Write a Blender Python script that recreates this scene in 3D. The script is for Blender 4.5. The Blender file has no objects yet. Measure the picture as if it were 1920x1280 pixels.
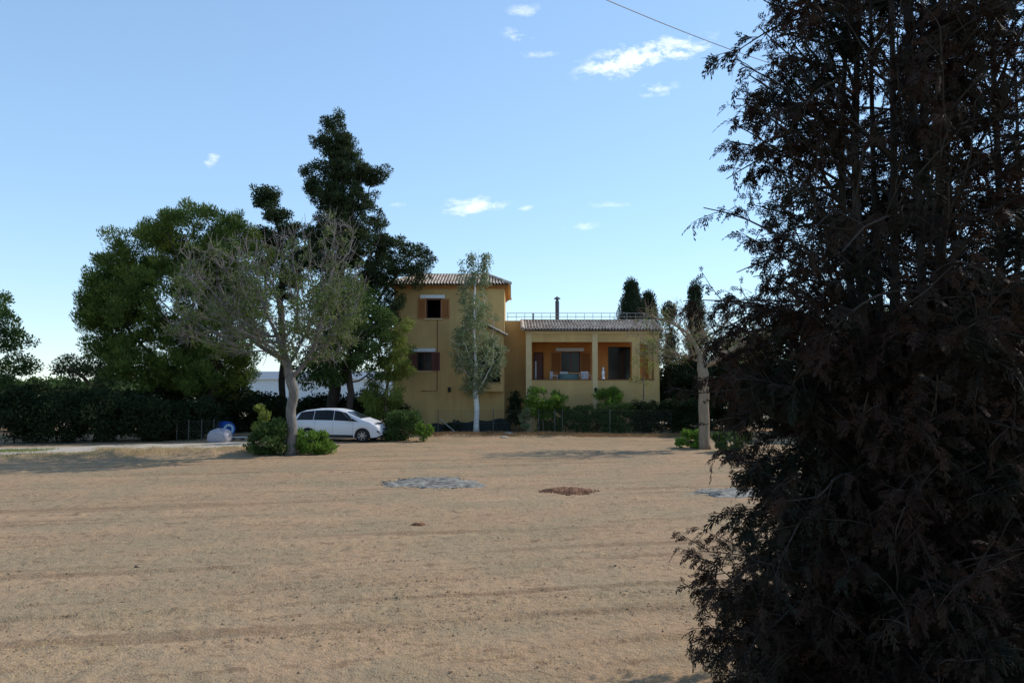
import bpy, math, random
import numpy as np
from mathutils import Vector
random.seed(7); rng = np.random.default_rng(7)
S = bpy.context.scene; col = S.collection
R = math.radians

# ---------------------------------------------------------------- camera
F = 1440.0; CAMZ = 3.0; TILT = math.atan(73/1440)
cd = bpy.data.cameras.new('camera'); cam = bpy.data.objects.new('camera', cd); col.objects.link(cam)
cd.sensor_width = 36; cd.lens = 27; cd.clip_start = .1; cd.clip_end = 8000
cam.location = (0, 0, CAMZ); cam.rotation_euler = (R(90)+TILT, 0, 0); S.camera = cam
def at(px, py, Y):
    u = (px-960)/F; v = (py-640)/F; c = math.cos(TILT); s = math.sin(TILT)
    k = Y/(c+v*s); return Vector((u*k, Y, CAMZ+(s-v*c)*k))
def gp(px, py):                      # where a photo point meets the ground
    u = (px-960)/F; v = (py-640)/F; c = math.cos(TILT); s = math.sin(TILT)
    k = CAMZ/(v*c-s); return Vector((u*k, (c+v*s)*k, 0))

# ---------------------------------------------------------------- light
SUN_EL, SUN_ROT = R(37), R(62)       # rotation measured from +Y towards +X
sd = Vector((math.sin(SUN_ROT)*math.cos(SUN_EL), math.cos(SUN_ROT)*math.cos(SUN_EL), math.sin(SUN_EL)))
ld = bpy.data.lights.new('sun', 'SUN'); ld.energy = 3.0; ld.angle = R(.6); ld.color = (1, .93, .83)
lo = bpy.data.objects.new('sun', ld); col.objects.link(lo); lo.rotation_euler = (-sd).to_track_quat('-Z', 'Y').to_euler()
W = bpy.data.worlds.new('World'); S.world = W; W.use_nodes = True
nt = W.node_tree; N = nt.nodes; L = nt.links
for n in list(N): N.remove(n)
out = N.new('ShaderNodeOutputWorld'); bg = N.new('ShaderNodeBackground'); bg.inputs[1].default_value = .15
sky = N.new('ShaderNodeTexSky'); sky.sky_type = 'NISHITA'; sky.sun_disc = False
sky.sun_elevation = SUN_EL; sky.sun_rotation = SUN_ROT; sky.air_density = 1.0; sky.dust_density = .0; sky.ozone_density = 4.0
tc = N.new('ShaderNodeTexCoord')
def mth(op, a, b=None, c=None, clamp=False):
    n = N.new('ShaderNodeMath'); n.operation = op; n.use_clamp = clamp
    for i, x in enumerate((a, b, c)):
        if x is None: continue
        if isinstance(x, (int, float)): n.inputs[i].default_value = x
        else: L.new(x, n.inputs[i])
    return n.outputs[0]
def dotn(v):
    n = N.new('ShaderNodeVectorMath'); n.operation = 'DOT_PRODUCT'; L.new(tc.outputs['Generated'], n.inputs[0]); n.inputs[1].default_value = v
    return n.outputs['Value']
mp = N.new('ShaderNodeMapping'); mp.inputs['Scale'].default_value = (1, 1, 2.3); L.new(tc.outputs['Generated'], mp.inputs[0])
nz = N.new('ShaderNodeTexNoise'); nz.inputs['Scale'].default_value = 30; nz.inputs['Detail'].default_value = 9; nz.inputs['Roughness'].default_value = .68
L.new(mp.outputs[0], nz.inputs[0])
total = None
# direction of each little cloud, half sizes, strength
for (px, py, rx, ry, tilt, k) in ((1205, 108, 150, 36, .16, 1.25), (890, 388, 82, 24, .05, .85), (1228, 168, 52, 18, .0, .7), (972, 70, 40, 16, -.3, .65),
                         (985, 20, 45, 14, .1, .5), (397, 300, 20, 14, .9, .75), (1010, 102, 60, 8, 0, .4), (1085, 422, 45, 12, 0, .55), (980, 392, 24, 7, .2, .5), (1150, 383, 70, 8, 0, .4), (560, 330, 18, 10, 0, .4), (745, 384, 26, 7, .1, .35)):
    d = (at(px, py, 100)-Vector((0, 0, CAMZ))).normalized()
    r = Vector((d.y, -d.x, 0)).normalized(); u = r.cross(d).normalized()
    r2 = r*math.cos(tilt)+u*math.sin(tilt); u2 = u*math.cos(tilt)-r*math.sin(tilt)
    a = mth('DIVIDE', dotn(r2), rx/F); b = mth('DIVIDE', dotn(u2), ry/F)
    e = mth('ADD', mth('MULTIPLY', a, a), mth('MULTIPLY', b, b))
    e = mth('MULTIPLY', mth('SUBTRACT', 1, e, clamp=True), mth('GREATER_THAN', dotn(d), 0))
    m = mth('MULTIPLY', mth('SUBTRACT', mth('ADD', nz.outputs[0], mth('MULTIPLY', e, .20)), .585, clamp=True), 3.2, clamp=True)
    m = mth('MULTIPLY', mth('MULTIPLY', m, e), k*1.5)
    total = m if total is None else mth('MAXIMUM', total, m)
mx = N.new('ShaderNodeMixRGB'); L.new(mth('MULTIPLY', total, .85, clamp=True), mx.inputs[0]); gm = N.new('ShaderNodeGamma'); gm.inputs[1].default_value = .6; L.new(sky.outputs[0], gm.inputs[0]); tn = N.new('ShaderNodeMixRGB'); tn.blend_type = 'MULTIPLY'; tn.inputs[0].default_value = 1; tn.inputs[2].default_value = (1.40, 1.64, 1.84, 1); L.new(gm.outputs[0], tn.inputs[1]); L.new(tn.outputs[0], mx.inputs[1]); mx.inputs[2].default_value = (6.6, 6.8, 7.2, 1)
L.new(mx.outputs[0], bg.inputs[0]); L.new(bg.outputs[0], out.inputs[0])
vs = S.view_settings; vs.view_transform = 'Standard'; vs.look = 'None'; vs.exposure = 0.52; vs.gamma = 1
S.render.engine = 'CYCLES'

# ---------------------------------------------------------------- materials
def mat(name, c1, c2=None, scale=4, rough=.85, bump=0, bscale=None, spec=.3, metal=0, trans=0, island=0, stretch=None, c3=None, s3=.5, detail=6):
    m = bpy.data.materials.new(name); m.use_nodes = True; t = m.node_tree; n = t.nodes; l = t.links
    for q in list(n): n.remove(q)
    o = n.new('ShaderNodeOutputMaterial'); p = n.new('ShaderNodeBsdfPrincipled'); l.new(p.outputs[0], o.inputs[0])
    p.inputs['Roughness'].default_value = rough; p.inputs['Metallic'].default_value = metal; p.inputs['Specular IOR Level'].default_value = spec
    co = n.new('ShaderNodeTexCoord'); geo = n.new('ShaderNodeNewGeometry'); vec = co.outputs['Object']
    if stretch:
        q = n.new('ShaderNodeMapping'); q.inputs['Scale'].default_value = stretch[:3]
        if len(stretch) > 3: q.inputs['Rotation'].default_value = (0, 0, stretch[3])
        l.new(vec, q.inputs[0]); vec = q.outputs[0]
    def mix(f, a, b):
        x = n.new('ShaderNodeMixRGB'); l.new(f, x.inputs[0])
        for i, y in ((1, a), (2, b)):
            if isinstance(y, tuple): x.inputs[i].default_value = (*y, 1)
            else: l.new(y, x.inputs[i])
        return x.outputs[0]
    cur = None
    if c2:
        z = n.new('ShaderNodeTexNoise'); z.inputs['Scale'].default_value = scale; z.inputs['Detail'].default_value = detail; l.new(vec, z.inputs[0])
        rp = n.new('ShaderNodeMapRange'); rp.inputs[1].default_value = .35; rp.inputs[2].default_value = .65; l.new(z.outputs[0], rp.inputs[0])
        f = rp.outputs[0]
        if island:
            a = n.new('ShaderNodeMath'); a.operation = 'MULTIPLY'; l.new(f, a.inputs[0]); a.inputs[1].default_value = 1-island
            b = n.new('ShaderNodeMath'); b.operation = 'MULTIPLY_ADD'; l.new(geo.outputs['Random Per Island'], b.inputs[0]); b.inputs[1].default_value = island; l.new(a.outputs[0], b.inputs[2]); f = b.outputs[0]
        cur = mix(f, c1, c2)
        if c3:
            z3 = n.new('ShaderNodeTexNoise'); z3.inputs['Scale'].default_value = s3; z3.inputs['Detail'].default_value = 4; l.new(co.outputs['Object'], z3.inputs[0])
            r3 = n.new('ShaderNodeMapRange'); r3.inputs[1].default_value = .42; r3.inputs[2].default_value = .66; l.new(z3.outputs[0], r3.inputs[0])
            cur = mix(r3.outputs[0], cur, c3)
        l.new(cur, p.inputs['Base Color'])
    else: p.inputs['Base Color'].default_value = (*c1, 1)
    if bump:
        z = n.new('ShaderNodeTexNoise'); z.inputs['Scale'].default_value = bscale or scale*4; z.inputs['Detail'].default_value = 8; l.new(co.outputs['Object'], z.inputs[0])
        b = n.new('ShaderNodeBump'); b.inputs['Strength'].default_value = 1; b.inputs['Distance'].default_value = bump; l.new(z.outputs[0], b.inputs['Height']); l.new(b.outputs[0], p.inputs['Normal'])
    if trans:
        tr = n.new('ShaderNodeBsdfTranslucent'); ms = n.new('ShaderNodeMixShader'); ms.inputs[0].default_value = trans
        if cur: l.new(cur, tr.inputs[0])
        else: tr.inputs[0].default_value = (*c1, 1)
        l.new(p.outputs[0], ms.inputs[1]); l.new(tr.outputs[0], ms.inputs[2]); l.new(ms.outputs[0], o.inputs[0])
    return m
M = {}
def leafmat(k, a, b, trans=.3, **kw): M[k] = mat(k+'_leaves', a, b, scale=1.3, rough=.75, spec=.08, trans=trans, island=.6, **kw)
M['wall'] = mat('ochre_render', (.52, .335, .13), (.61, .415, .17), scale=1.4, stretch=(1.6, 1.6, .35), bump=.006, bscale=40, c3=(.44, .29, .12), s3=.35)
M['wall_low'] = mat('weathered_render', (.34, .27, .16), (.40, .30, .17), scale=1.5, bump=.004, bscale=30)
M['porch_wall'] = mat('orange_render', (.62, .26, .07), (.55, .23, .07), scale=2)
M['trim'] = mat('pale_trim', (.62, .47, .25), (.56, .42, .22), scale=3)
M['tile'] = mat('clay_roof_tiles', (.42, .36, .29), (.66, .59, .50), scale=5, rough=.9, bump=.01, bscale=20, c3=(.30, .20, .14), s3=2.5)
M['wood'] = mat('varnished_wood', (.42, .17, .055), (.32, .12, .04), scale=3, rough=.5, stretch=(8, 8, 1))
M['darkwood'] = mat('dark_red_wood', (.17, .06, .045), (.12, .045, .035), scale=3, rough=.5)
M['whitebox'] = mat('white_pvc', (.72, .74, .76), (.62, .64, .66), scale=5, rough=.5)
M['glass'] = mat('dark_glass', (.012, .014, .017), rough=.12, spec=.25)
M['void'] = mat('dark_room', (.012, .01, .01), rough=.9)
M['metal'] = mat('galvanised_metal', (.32, .33, .34), (.22, .22, .22), scale=9, rough=.45, metal=.6)
M['post'] = mat('weathered_post', (.12, .12, .10), (.07, .07, .06), scale=6)
M['black'] = mat('black_paint', (.02, .02, .02), rough=.5)
M['flue'] = mat('sooty_steel', (.10, .11, .13), (.06, .065, .08), scale=6, rough=.5, metal=.4)
M['white'] = mat('white_plastic', (.75, .76, .78), (.66, .67, .7), scale=6, rough=.4)
M['greycloth'] = mat('pale_woven_bag', (.34, .33, .37), (.27, .27, .31), scale=8, rough=.8, bump=.02, bscale=9)
M['blue'] = mat('blue_plastic', (.02, .10, .42), (.015, .07, .32), scale=6, rough=.35)
M['lightblue'] = mat('pale_blue_label', (.45, .65, .78), (.38, .58, .75), scale=7)
M['teal'] = mat('teal_cloth', (.12, .20, .19), (.09, .16, .16), scale=7)
M['paint'] = mat('white_car_paint', (.62, .62, .64), rough=.25, spec=.5)
M['rubber'] = mat('tyre_rubber', (.018, .018, .018), rough=.8)
M['alloy'] = mat('alloy_wheel', (.35, .35, .36), rough=.35, metal=.8)
M['lamp'] = mat('clear_lamp', (.65, .66, .68), rough=.08, spec=.6)
M['red'] = mat('red_lamp', (.35, .01, .01), rough=.2)
M['darksheet'] = mat('near_black_sheet', (.012, .02, .02), (.02, .028, .028), scale=8)  # near-black, used only for the low sheet at the tower foot
M['bark_grey'] = mat('pale_grey_bark', (.20, .18, .16), (.115, .10, .09), scale=6, bump=.015, bscale=25, stretch=(3, 3, .6))
M['bark_tan'] = mat('tan_bark', (.30, .22, .145), (.21, .155, .105), scale=5, bump=.015, bscale=25, stretch=(3, 3, .6))
M['bark_dark'] = mat('dark_bark', (.06, .045, .035), (.03, .024, .02), scale=6, bump=.02, bscale=20, stretch=(3, 3, .6))
M['bark_white'] = mat('white_bark', (.74, .72, .68), (.55, .53, .49), scale=5, stretch=(1, 1, 4))
M['bark_mid'] = mat('brown_bark', (.15, .12, .09), (.10, .08, .06), scale=6, bump=.015, bscale=25, stretch=(3, 3, .6))
leafmat('pine', (.030, .058, .018), (.16, .21, .04), .28)
leafmat('pinedark', (.018, .034, .018), (.045, .068, .028), .2)
leafmat('conifer', (.02, .036, .018), (.060, .078, .030), .22)
leafmat('olive', (.07, .105, .03), (.17, .21, .07), .35)
leafmat('greygreen', (.12, .155, .07), (.30, .33, .18), .35)
leafmat('bright', (.06, .13, .02), (.19, .30, .05), .42)
leafmat('yellowgreen', (.13, .17, .035), (.24, .28, .07), .4)
leafmat('mid', (.035, .07, .02), (.10, .15, .045), .32)
leafmat('dark', (.012, .022, .010), (.035, .05, .02), .15)
leafmat('cypress', (.016, .032, .018), (.04, .06, .03), .15)
leafmat('brown', (.022, .015, .012), (.062, .030, .020), .12, c3=(.016, .019, .012), s3=1.4)
leafmat('drygrass', (.42, .31, .15), (.58, .46, .25), .3)
leafmat('dead', (.20, .13, .07), (.34, .22, .11), .3)

# ---------------------------------------------------------------- helpers
def tag(o, label=None, cat=None, group=None, kind=None):
    if label: o['label'] = label
    if cat: o['category'] = cat
    if group: o['group'] = group
    if kind: o['kind'] = kind
    return o
def empty(name, loc, rz=0):
    o = bpy.data.objects.new(name, None); col.objects.link(o); o.location = loc; o.rotation_euler = (0, 0, rz); return o
def npobj(name, V, Fc, m, parent=None, smooth=False):
    V = np.asarray(V, dtype=np.float32).reshape(-1, 3); Fc = np.asarray(Fc, dtype=np.int32)
    me = bpy.data.meshes.new(name); me.vertices.add(len(V)); me.vertices.foreach_set('co', V.ravel())
    k = Fc.shape[1]; me.loops.add(Fc.size); me.loops.foreach_set('vertex_index', Fc.ravel())
    me.polygons.add(len(Fc)); me.polygons.foreach_set('loop_start', np.arange(0, Fc.size, k, dtype=np.int32))
    if smooth: me.polygons.foreach_set('use_smooth', np.ones(len(Fc), dtype=bool))
    me.update(calc_edges=True); me.materials.append(m)
    o = bpy.data.objects.new(name, me); col.objects.link(o)
    if parent: o.parent = parent
    return o
class MB:
    def __init__(s): s.v = []; s.f = []
    def add(s, v, f):
        b = len(s.v); s.v += [tuple(p) for p in v]; s.f += [tuple(i+b for i in q) for q in f]
    def box(s, x0, x1, y0, y1, z0, z1):
        s.add([(x0,y0,z0),(x1,y0,z0),(x1,y1,z0),(x0,y1,z0),(x0,y0,z1),(x1,y0,z1),(x1,y1,z1),(x0,y1,z1)],
              [(0,3,2,1),(4,5,6,7),(0,1,5,4),(1,2,6,5),(2,3,7,6),(3,0,4,7)])
    def tube(s, P, Rr, n=6, cap=True):
        P = [Vector(p) for p in P]; k = len(P)
        if isinstance(Rr, (int, float)): Rr = [Rr]*k
        vs_ = []; ref = None
        for i in range(k):
            t = (P[min(i+1, k-1)]-P[max(i-1, 0)]); t = t.normalized() if t.length > 1e-9 else Vector((0, 0, 1))
            if ref is None: ref = t.orthogonal().normalized()
            a = (ref-t*ref.dot(t)); a = a.normalized() if a.length > 1e-6 else t.orthogonal().normalized(); ref = a; b = t.cross(a)
            for j in range(n):
                w = 2*math.pi*j/n; vs_.append(P[i]+(a*math.cos(w)+b*math.sin(w))*Rr[i])
        f = [(i*n+j, i*n+(j+1) % n, (i+1)*n+(j+1) % n, (i+1)*n+j) for i in range(k-1) for j in range(n)]
        if cap: f += [tuple(reversed(range(n))), tuple(range((k-1)*n, k*n))]
        s.add(vs_, f)
    def lathe(s, prof, n=20, c=(0, 0, 0), axis='z'):
        vs_ = []
        for (r, h) in prof:
            for j in range(n):
                w = 2*math.pi*j/n; a, b = r*math.cos(w), r*math.sin(w)
                p = (a, b, h) if axis == 'z' else ((a, h, b) if axis == 'y' else (h, a, b))
                vs_.append((p[0]+c[0], p[1]+c[1], p[2]+c[2]))
        k = len(prof); f = [(i*n+j, i*n+(j+1) % n, (i+1)*n+(j+1) % n, (i+1)*n+j) for i in range(k-1) for j in range(n)]
        s.add(vs_, f)
    def build(s, name, m, parent=None, smooth=False):
        me = bpy.data.meshes.new(name); me.from_pydata(s.v, [], s.f); me.materials.append(m)
        if smooth: me.polygons.foreach_set('use_smooth', [True]*len(me.polygons))
        me.update(); o = bpy.data.objects.new(name, me); col.objects.link(o)
        if parent: o.parent = parent
        return o
def unit(v): return v/np.maximum(np.linalg.norm(v, axis=-1, keepdims=True), 1e-9)
def vnoise(x, y, seed=0):            # smooth value noise in 2-D
    xi = np.floor(x).astype(np.int64); yi = np.floor(y).astype(np.int64); fx = x-xi; fy = y-yi; fx = fx*fx*(3-2*fx); fy = fy*fy*(3-2*fy)
    def h(a, b):
        n = (a*374761393+b*668265263+seed*982451653) & 0x7fffffff; n = ((n ^ (n >> 13))*1274126177) & 0x7fffffff; return ((n ^ (n >> 16)) & 0xffff)/65535.0
    return (h(xi, yi)*(1-fx)+h(xi+1, yi)*fx)*(1-fy)+(h(xi, yi+1)*(1-fx)+h(xi+1, yi+1)*fx)*fy
def leafquads(C, A, Lh, Wd):         # kite shaped leaves: centre, axis, length, width
    n = len(C); A = unit(A); s_ = unit(np.cross(A, rng.normal(size=(n, 3)))); Lh = np.broadcast_to(Lh, n)[:, None]; Wd = np.broadcast_to(Wd, n)[:, None]
    V = np.stack([C-A*Lh*.5, C+s_*Wd*.5, C+A*Lh*.5, C-s_*Wd*.5], 1).reshape(-1, 3)
    return V, np.arange(4*n).reshape(n, 4)

# ------- trees: branches grow towards the clumps of the crown
def colonize(A, root, step, di=1e9, dk=None, iters=90, trop=.05):
    A = np.array(A, float); dk = dk or step*1.3
    nodes = [np.array(p, float) for p in root]; par = [-1]+list(range(len(root)-1))
    P = np.array(nodes); D = np.linalg.norm(A[:, None]-P[None], axis=2); near = D.argmin(1); nd = D.min(1); alive = np.ones(len(A), bool)
    for it in range(iters):
        act = alive & (nd < di)
        if not act.any(): break
        idx = np.unique(near[act]); new = []
        for i in idx:
            g = A[act & (near == i)]; d = unit(g-nodes[i]).sum(0); d = d/max(np.linalg.norm(d), 1e-6)+rng.normal(size=3)*.09; d[2] += trop
            q = nodes[i]+d/np.linalg.norm(d)*step; new.append((i, q))
        st = len(nodes)
        for i, q in new: nodes.append(q); par.append(i)
        Q = np.array(nodes[st:]); D = np.linalg.norm(A[:, None]-Q[None], axis=2); m = D.argmin(1); dm = D.min(1); b = dm < nd
        near[b] = m[b]+st; nd[b] = dm[b]; alive &= nd > dk
    return nodes, par
def skeleton(nodes, par, Rroot, rmin, p=1.85, lo=5, root_n=0):
    n = len(nodes); rel = [0.0]*n; ch = [[] for _ in range(n)]
    for i in range(n-1, -1, -1):
        if rel[i] == 0: rel[i] = 1.0
        rel[i] = rel[i] if not ch[i] else sum(rel[c]**p for c in ch[i])**(1/p)
        if par[i] >= 0: ch[par[i]].append(i)
    rr = [max(rmin, Rroot*rel[i]/rel[0]) for i in range(n)]
    mb = MB(); stack = [(0, None)]
    while stack:
        i, pr = stack.pop(); ptsl = [nodes[pr]] if pr is not None else []; rad = [min(rr[i]*1.1, rr[pr])] if pr is not None else []
        cur = i
        while True:
            ptsl.append(nodes[cur]); rad.append(rr[cur])
            if not ch[cur]: rad[-1] *= .5; break
            k = max(ch[cur], key=lambda c: rel[c])
            for c in ch[cur]:
                if c != k: stack.append((c, cur))
            cur = k
        if len(ptsl) > 1: mb.tube(ptsl, rad, 9 if rad[0] > .09 else (5 if rad[0] > .025 else 3))
    return mb, rr
def ell(E, Y):                       # (px, py, rx, ry, depth m[, dy]) seen at distance Y -> centres and radii in metres
    r = []
    for e in E:
        c = at(e[0], e[1], Y+(e[5] if len(e) > 5 else 0)); k = Y/F; r.append((np.array(c), np.array((e[2]*k, e[4], e[3]*k))))
    return r
def sample(EL, n, surf=.6):
    w = np.array([np.prod(r)**(2/3) for c, r in EL]); w /= w.sum(); o = []
    for i in rng.choice(len(EL), n, p=w):
        c, r = EL[i]; d = unit(rng.normal(size=3)); q = rng.random()**(1/3); q = q*(1-surf)+surf*(.70+.5*rng.random()**2); o.append(c+d*r*q)
    return np.array(o)
def foliage(C, rc, nl, Ll, Lw, up=.3, cent=None, droop=0, flat=.75):
    C = np.asarray(C); n = len(C); szs = rc*(.55+.9*rng.random(n)); k = np.maximum(3, (nl*(szs/rc)**2).astype(int))
    idx = np.repeat(np.arange(n), k); m = len(idx); d = unit(rng.normal(size=(m, 3))); q = rng.random(m)**.45
    off = d*q[:, None]*szs[idx][:, None]; off[:, 2] *= flat; P = C[idx]+off
    A = d+rng.normal(size=(m, 3))*.5; A[:, 2] += up-droop
    return leafquads(P, A, Ll*(.6+.8*rng.random(m)), Lw*(.6+.8*rng.random(m)))
def tree(name, label, cat, base, Rr, fork, clumps, leaf, bark, group=None, step=.5, rmin=.012, bend=.1, lf=None, extra=None, trunkname='trunk', crownname='crown', trop=.05, jitter_top=None, p=1.85, twigs=0):
    base = Vector(base); root = empty(name, base); tag(root, label, cat, group)
    n = max(3, int(fork/step)); b = np.array(base)
    tp = [(b+np.array((math.sin(i*1.1+b[0])*bend*i/n, math.cos(i*.9+b[1])*bend*i/n, fork*i/n))) for i in range(n+1)]
    nodes, par = colonize(clumps, tp, step, trop=trop)
    mb, rr = skeleton(nodes, par, Rr, rmin, p)
    if twigs:
        for i, q in enumerate(nodes):
            if rr[i] > .06 or q[2] < fork*1.05: continue
            for _ in range(twigs):
                d = rng.normal(size=3)*.8+np.array((0, 0, .35)); d += unit((np.array(q)-np.array(nodes[par[i]]))[None])[0]*.8; d /= np.linalg.norm(d); l = random.uniform(.25, .7); m_ = q+d*l*.5+rng.normal(size=3)*.03; mb.tube([q, m_, q+d*l+np.array((0, 0, .06))], [rmin*.9, rmin*.8, rmin*.5], 3, cap=False)
    mb.v = [(v[0]-b[0], v[1]-b[1], v[2]-b[2]) for v in mb.v]
    # root flare
    mb.v = [(v[0]*(1+.35*math.exp(-v[2]/.25)), v[1]*(1+.35*math.exp(-v[2]/.25)), v[2]) if (abs(v[0]) < 2*Rr and abs(v[1]) < 2*Rr and v[2] < 1.2) else v for v in mb.v]
    mb.build(trunkname, M[bark], root, True)
    V, Fc = leaf(np.array(clumps), np.array(nodes)); npobj(crownname, V-b, Fc, M[lf], root)
    return root
def cat2(a, b): return np.concatenate([a[0], b[0]]), np.concatenate([a[1], b[1]+len(a[0])])

# ================================================================ ground
th = math.atan(.2); ct, sn = math.cos(th), math.sin(th)
def gh(x, y):
    u = x*ct+y*sn; v = -x*sn+y*ct
    h = .020*vnoise(u*.25, v*1.5, 1)+.028*vnoise(u*.9, v*3.1, 2)+.022*vnoise(x*6, y*6, 3)+.014*vnoise(x*15, y*15, 4)
    rid = np.clip(1-np.abs(((v+.25*vnoise(u*.3, v*.2, 8))/1.15) % 1-.5)*15, 0, 1)*.06*vnoise(u*.5, np.floor(v/1.15)*3.3, 9)*(.3+vnoise(u*4, v*4, 5)); return h-.045+rid+.01
def road_edge(x): return 30.2+.37*(x+20)        # near edge of the track
def berm(x, y):
    c = road_edge(x)-1.6+.35*np.sin(x*.7); w = np.exp(-((y-c)/.85)**2); f = 1/(1+np.exp((x+9.5)*1.3))
    return w*f*(.08+.26*vnoise(x*1.6, y*1.6, 21)**2+.10*vnoise(x*5, y*5, 22))
def bank(x, y):                                  # low earth bank at the garden edge
    w = np.exp(-((y-41.2)/.7)**2)*(1/(1+np.exp(-(x+6)*2)))*(1/(1+np.exp((x-3.5)*1.5))); return w*(.05+.14*vnoise(x*2, y*2, 31))
ny, nx = 470, 560
Ys = 4.5*(50/4.5)**(np.linspace(0, 1, ny)); T = np.linspace(-1, 1, nx)
X = T[None, :]*(Ys[:, None]*.82+5); Yg = np.repeat(Ys[:, None], nx, 1)
Z = gh(X, Yg)+berm(X, Yg)+bank(X, Yg)
fade = np.clip((1-np.abs(T))*25, 0, 1)[None, :]; Z = Z*fade-.045*(1-fade)
V = np.stack([X, Yg, Z], -1).reshape(-1, 3); ii = np.arange(ny*nx).reshape(ny, nx)
Fc = np.stack([ii[:-1, :-1], ii[:-1, 1:], ii[1:, 1:], ii[1:, :-1]], -1).reshape(-1, 4)
def fieldmat():
    m = bpy.data.materials.new('tilled_soil'); m.use_nodes = True; t = m.node_tree; n = t.nodes; l = t.links; p = n['Principled BSDF']
    p.inputs['Roughness'].default_value = .95; p.inputs['Specular IOR Level'].default_value = .1
    co = n.new('ShaderNodeTexCoord').outputs['Object']
    def nz(sc, st=(1, 1, 1), rot=0, lo=.35, hi=.65, d=6):
        q0 = n.new('ShaderNodeMapping'); q0.inputs['Rotation'].default_value = (0, 0, rot); l.new(co, q0.inputs[0]); q = n.new('ShaderNodeMapping'); q.inputs['Scale'].default_value = st; l.new(q0.outputs[0], q.inputs[0])
        z = n.new('ShaderNodeTexNoise'); z.inputs['Scale'].default_value = sc; z.inputs['Detail'].default_value = d; l.new(q.outputs[0], z.inputs[0])
        r = n.new('ShaderNodeMapRange'); r.inputs[1].default_value = lo; r.inputs[2].default_value = hi; l.new(z.outputs[0], r.inputs[0]); return r.outputs[0], z.outputs[0]
    def mix(f, a, b, k=1):
        x = n.new('ShaderNodeMixRGB'); g = n.new('ShaderNodeMath'); g.operation = 'MULTIPLY'; l.new(f, g.inputs[0]); g.inputs[1].default_value = k; l.new(g.outputs[0], x.inputs[0])
        for i, y in ((1, a), (2, b)):
            if isinstance(y, tuple): x.inputs[i].default_value = (*y, 1)
            else: l.new(y, x.inputs[i])
        return x.outputs[0]
    c = mix(nz(.25, d=3)[0], (.345, .218, .130), (.292, .212, .124))
    c = mix(nz(.6, (.25, 1.2, 1), -th)[0], c, (.40, .268, .158), .7)
    c = mix(nz(1.6, (.06, 1, 1), -th, .56, .64, 9)[0], c, (.20, .122, .07), .7)
    c = mix(nz(.5, lo=.45, hi=.6)[0], c, (.255, .205, .125), .5)
    c = mix(nz(14, lo=.5, hi=.75)[0], c, (.19, .12, .07), .65)
    c = mix(nz(5, (.6, 1, 1), -th, .56, .66, 9)[0], c, (.17, .105, .06), .6)
    c = mix(nz(38, lo=.52, hi=.75)[0], c, (.48, .37, .24), .55)
    c = mix(nz(3, (.5, 1, 1), -th, .5, .7)[0], c, (.27, .215, .135), .45)
    l.new(c, p.inputs['Base Color'])
    b = n.new('ShaderNodeBump'); b.inputs['Distance'].default_value = .02; l.new(nz(45, d=8)[1], b.inputs['Height'])
    b2 = n.new('ShaderNodeBump'); b2.inputs['Distance'].default_value = .03; l.new(nz(9, d=8)[1], b2.inputs['Height']); l.new(b.outputs[0], b2.inputs['Normal']); l.new(b2.outputs[0], p.inputs['Normal'])
    return m
M['soil'] = fieldmat()
tag(npobj('ploughed_field', V, Fc, M['soil'], smooth=True), kind='structure')
mb = MB(); mb.add([(-4000, -60, -.12), (4000, -60, -.12), (4000, 6000, -.12), (-4000, 6000, -.12)], [(0, 1, 2, 3)])
M['land'] = mat('dry_land', (.24, .19, .11), (.17, .16, .08), scale=.05, c3=(.30, .22, .13), s3=.4)
tag(mb.build('ground', M['land']), kind='structure')
# pale gravel track from the left to the parked car
M['gravel'] = mat('pale_gravel', (.46, .40, .33), (.38, .33, .27), scale=3, bump=.02, bscale=20, c3=(.34, .28, .20), s3=.6)
vv = []; ff = []; k = 0
for i in range(90):
    x = -46+i*.415; e = road_edge(x); far = min(e+4.8+.25*math.sin(x), 45)
    for j in range(12):
        y = e+.2*math.sin(x*1.7)+(far-e)*j/11; vv.append((x, y, .055+.01*math.sin(x*3+y*2)-(.07 if j in (0, 11) else 0)))
for i in range(89):
    for j in range(11): a = i*12+j; ff.append((a, a+12, a+13, a+1))
vv2 = [v for v in vv]; ob = npobj('dirt_track', vv2, ff, M['gravel'], smooth=True); tag(ob, kind='structure')
# dry verge grass, clods, straw
def scatter(name, n, fn, kindlabel): pass
def tufts(name, pts, h, m, blades=9, spread=.12, label=None):
    n = len(pts); idx = np.repeat(np.arange(n), blades); k = len(idx); P = np.asarray(pts)[idx].copy(); P[:, :2] += rng.normal(size=(k, 2))*spread
    A = rng.normal(size=(k, 3))*.45; A[:, 2] = 1; A = unit(A); hh = h*(.5+rng.random(k)); P += A*hh[:, None]*.45
    V, Fc = leafquads(P, A, hh, hh*.09); o = npobj(name, V, Fc, m); tag(o, label, kind='stuff'); return o
def gz(x, y): return gh(x, y)+berm(x, y)+bank(x, y)
xs = -9-16*rng.random(2800)**1.3; ys = road_edge(xs)-1.2+rng.normal(size=2800)*.6; tufts('dry_grass', np.stack([xs, ys, gz(xs, ys)], 1), .10, M['drygrass'], label='dry straw coloured grass on the verge beside the track')
xs = rng.uniform(-30, -19.5, 900); ys = road_edge(xs)+2.3+rng.normal(size=900)*.35; tufts('green_grass', np.stack([xs, ys, ys*0+.05], 1), .10, M['yellowgreen'], label='thin yellow green grass along the middle of the track')
xs = rng.uniform(-6, 13, 2600); ys = 41.4+rng.normal(size=2600)*.45; tufts('weeds', np.stack([xs, ys, gz(xs, ys)], 1), .15, M['dead'], label='dead weeds on the low earth bank before the garden')
n = 46000; yy = 5.5*(44/5.5)**(rng.random(n)**1.05); xx = (rng.random(n)*2-1)*(yy*.72+1)
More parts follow.
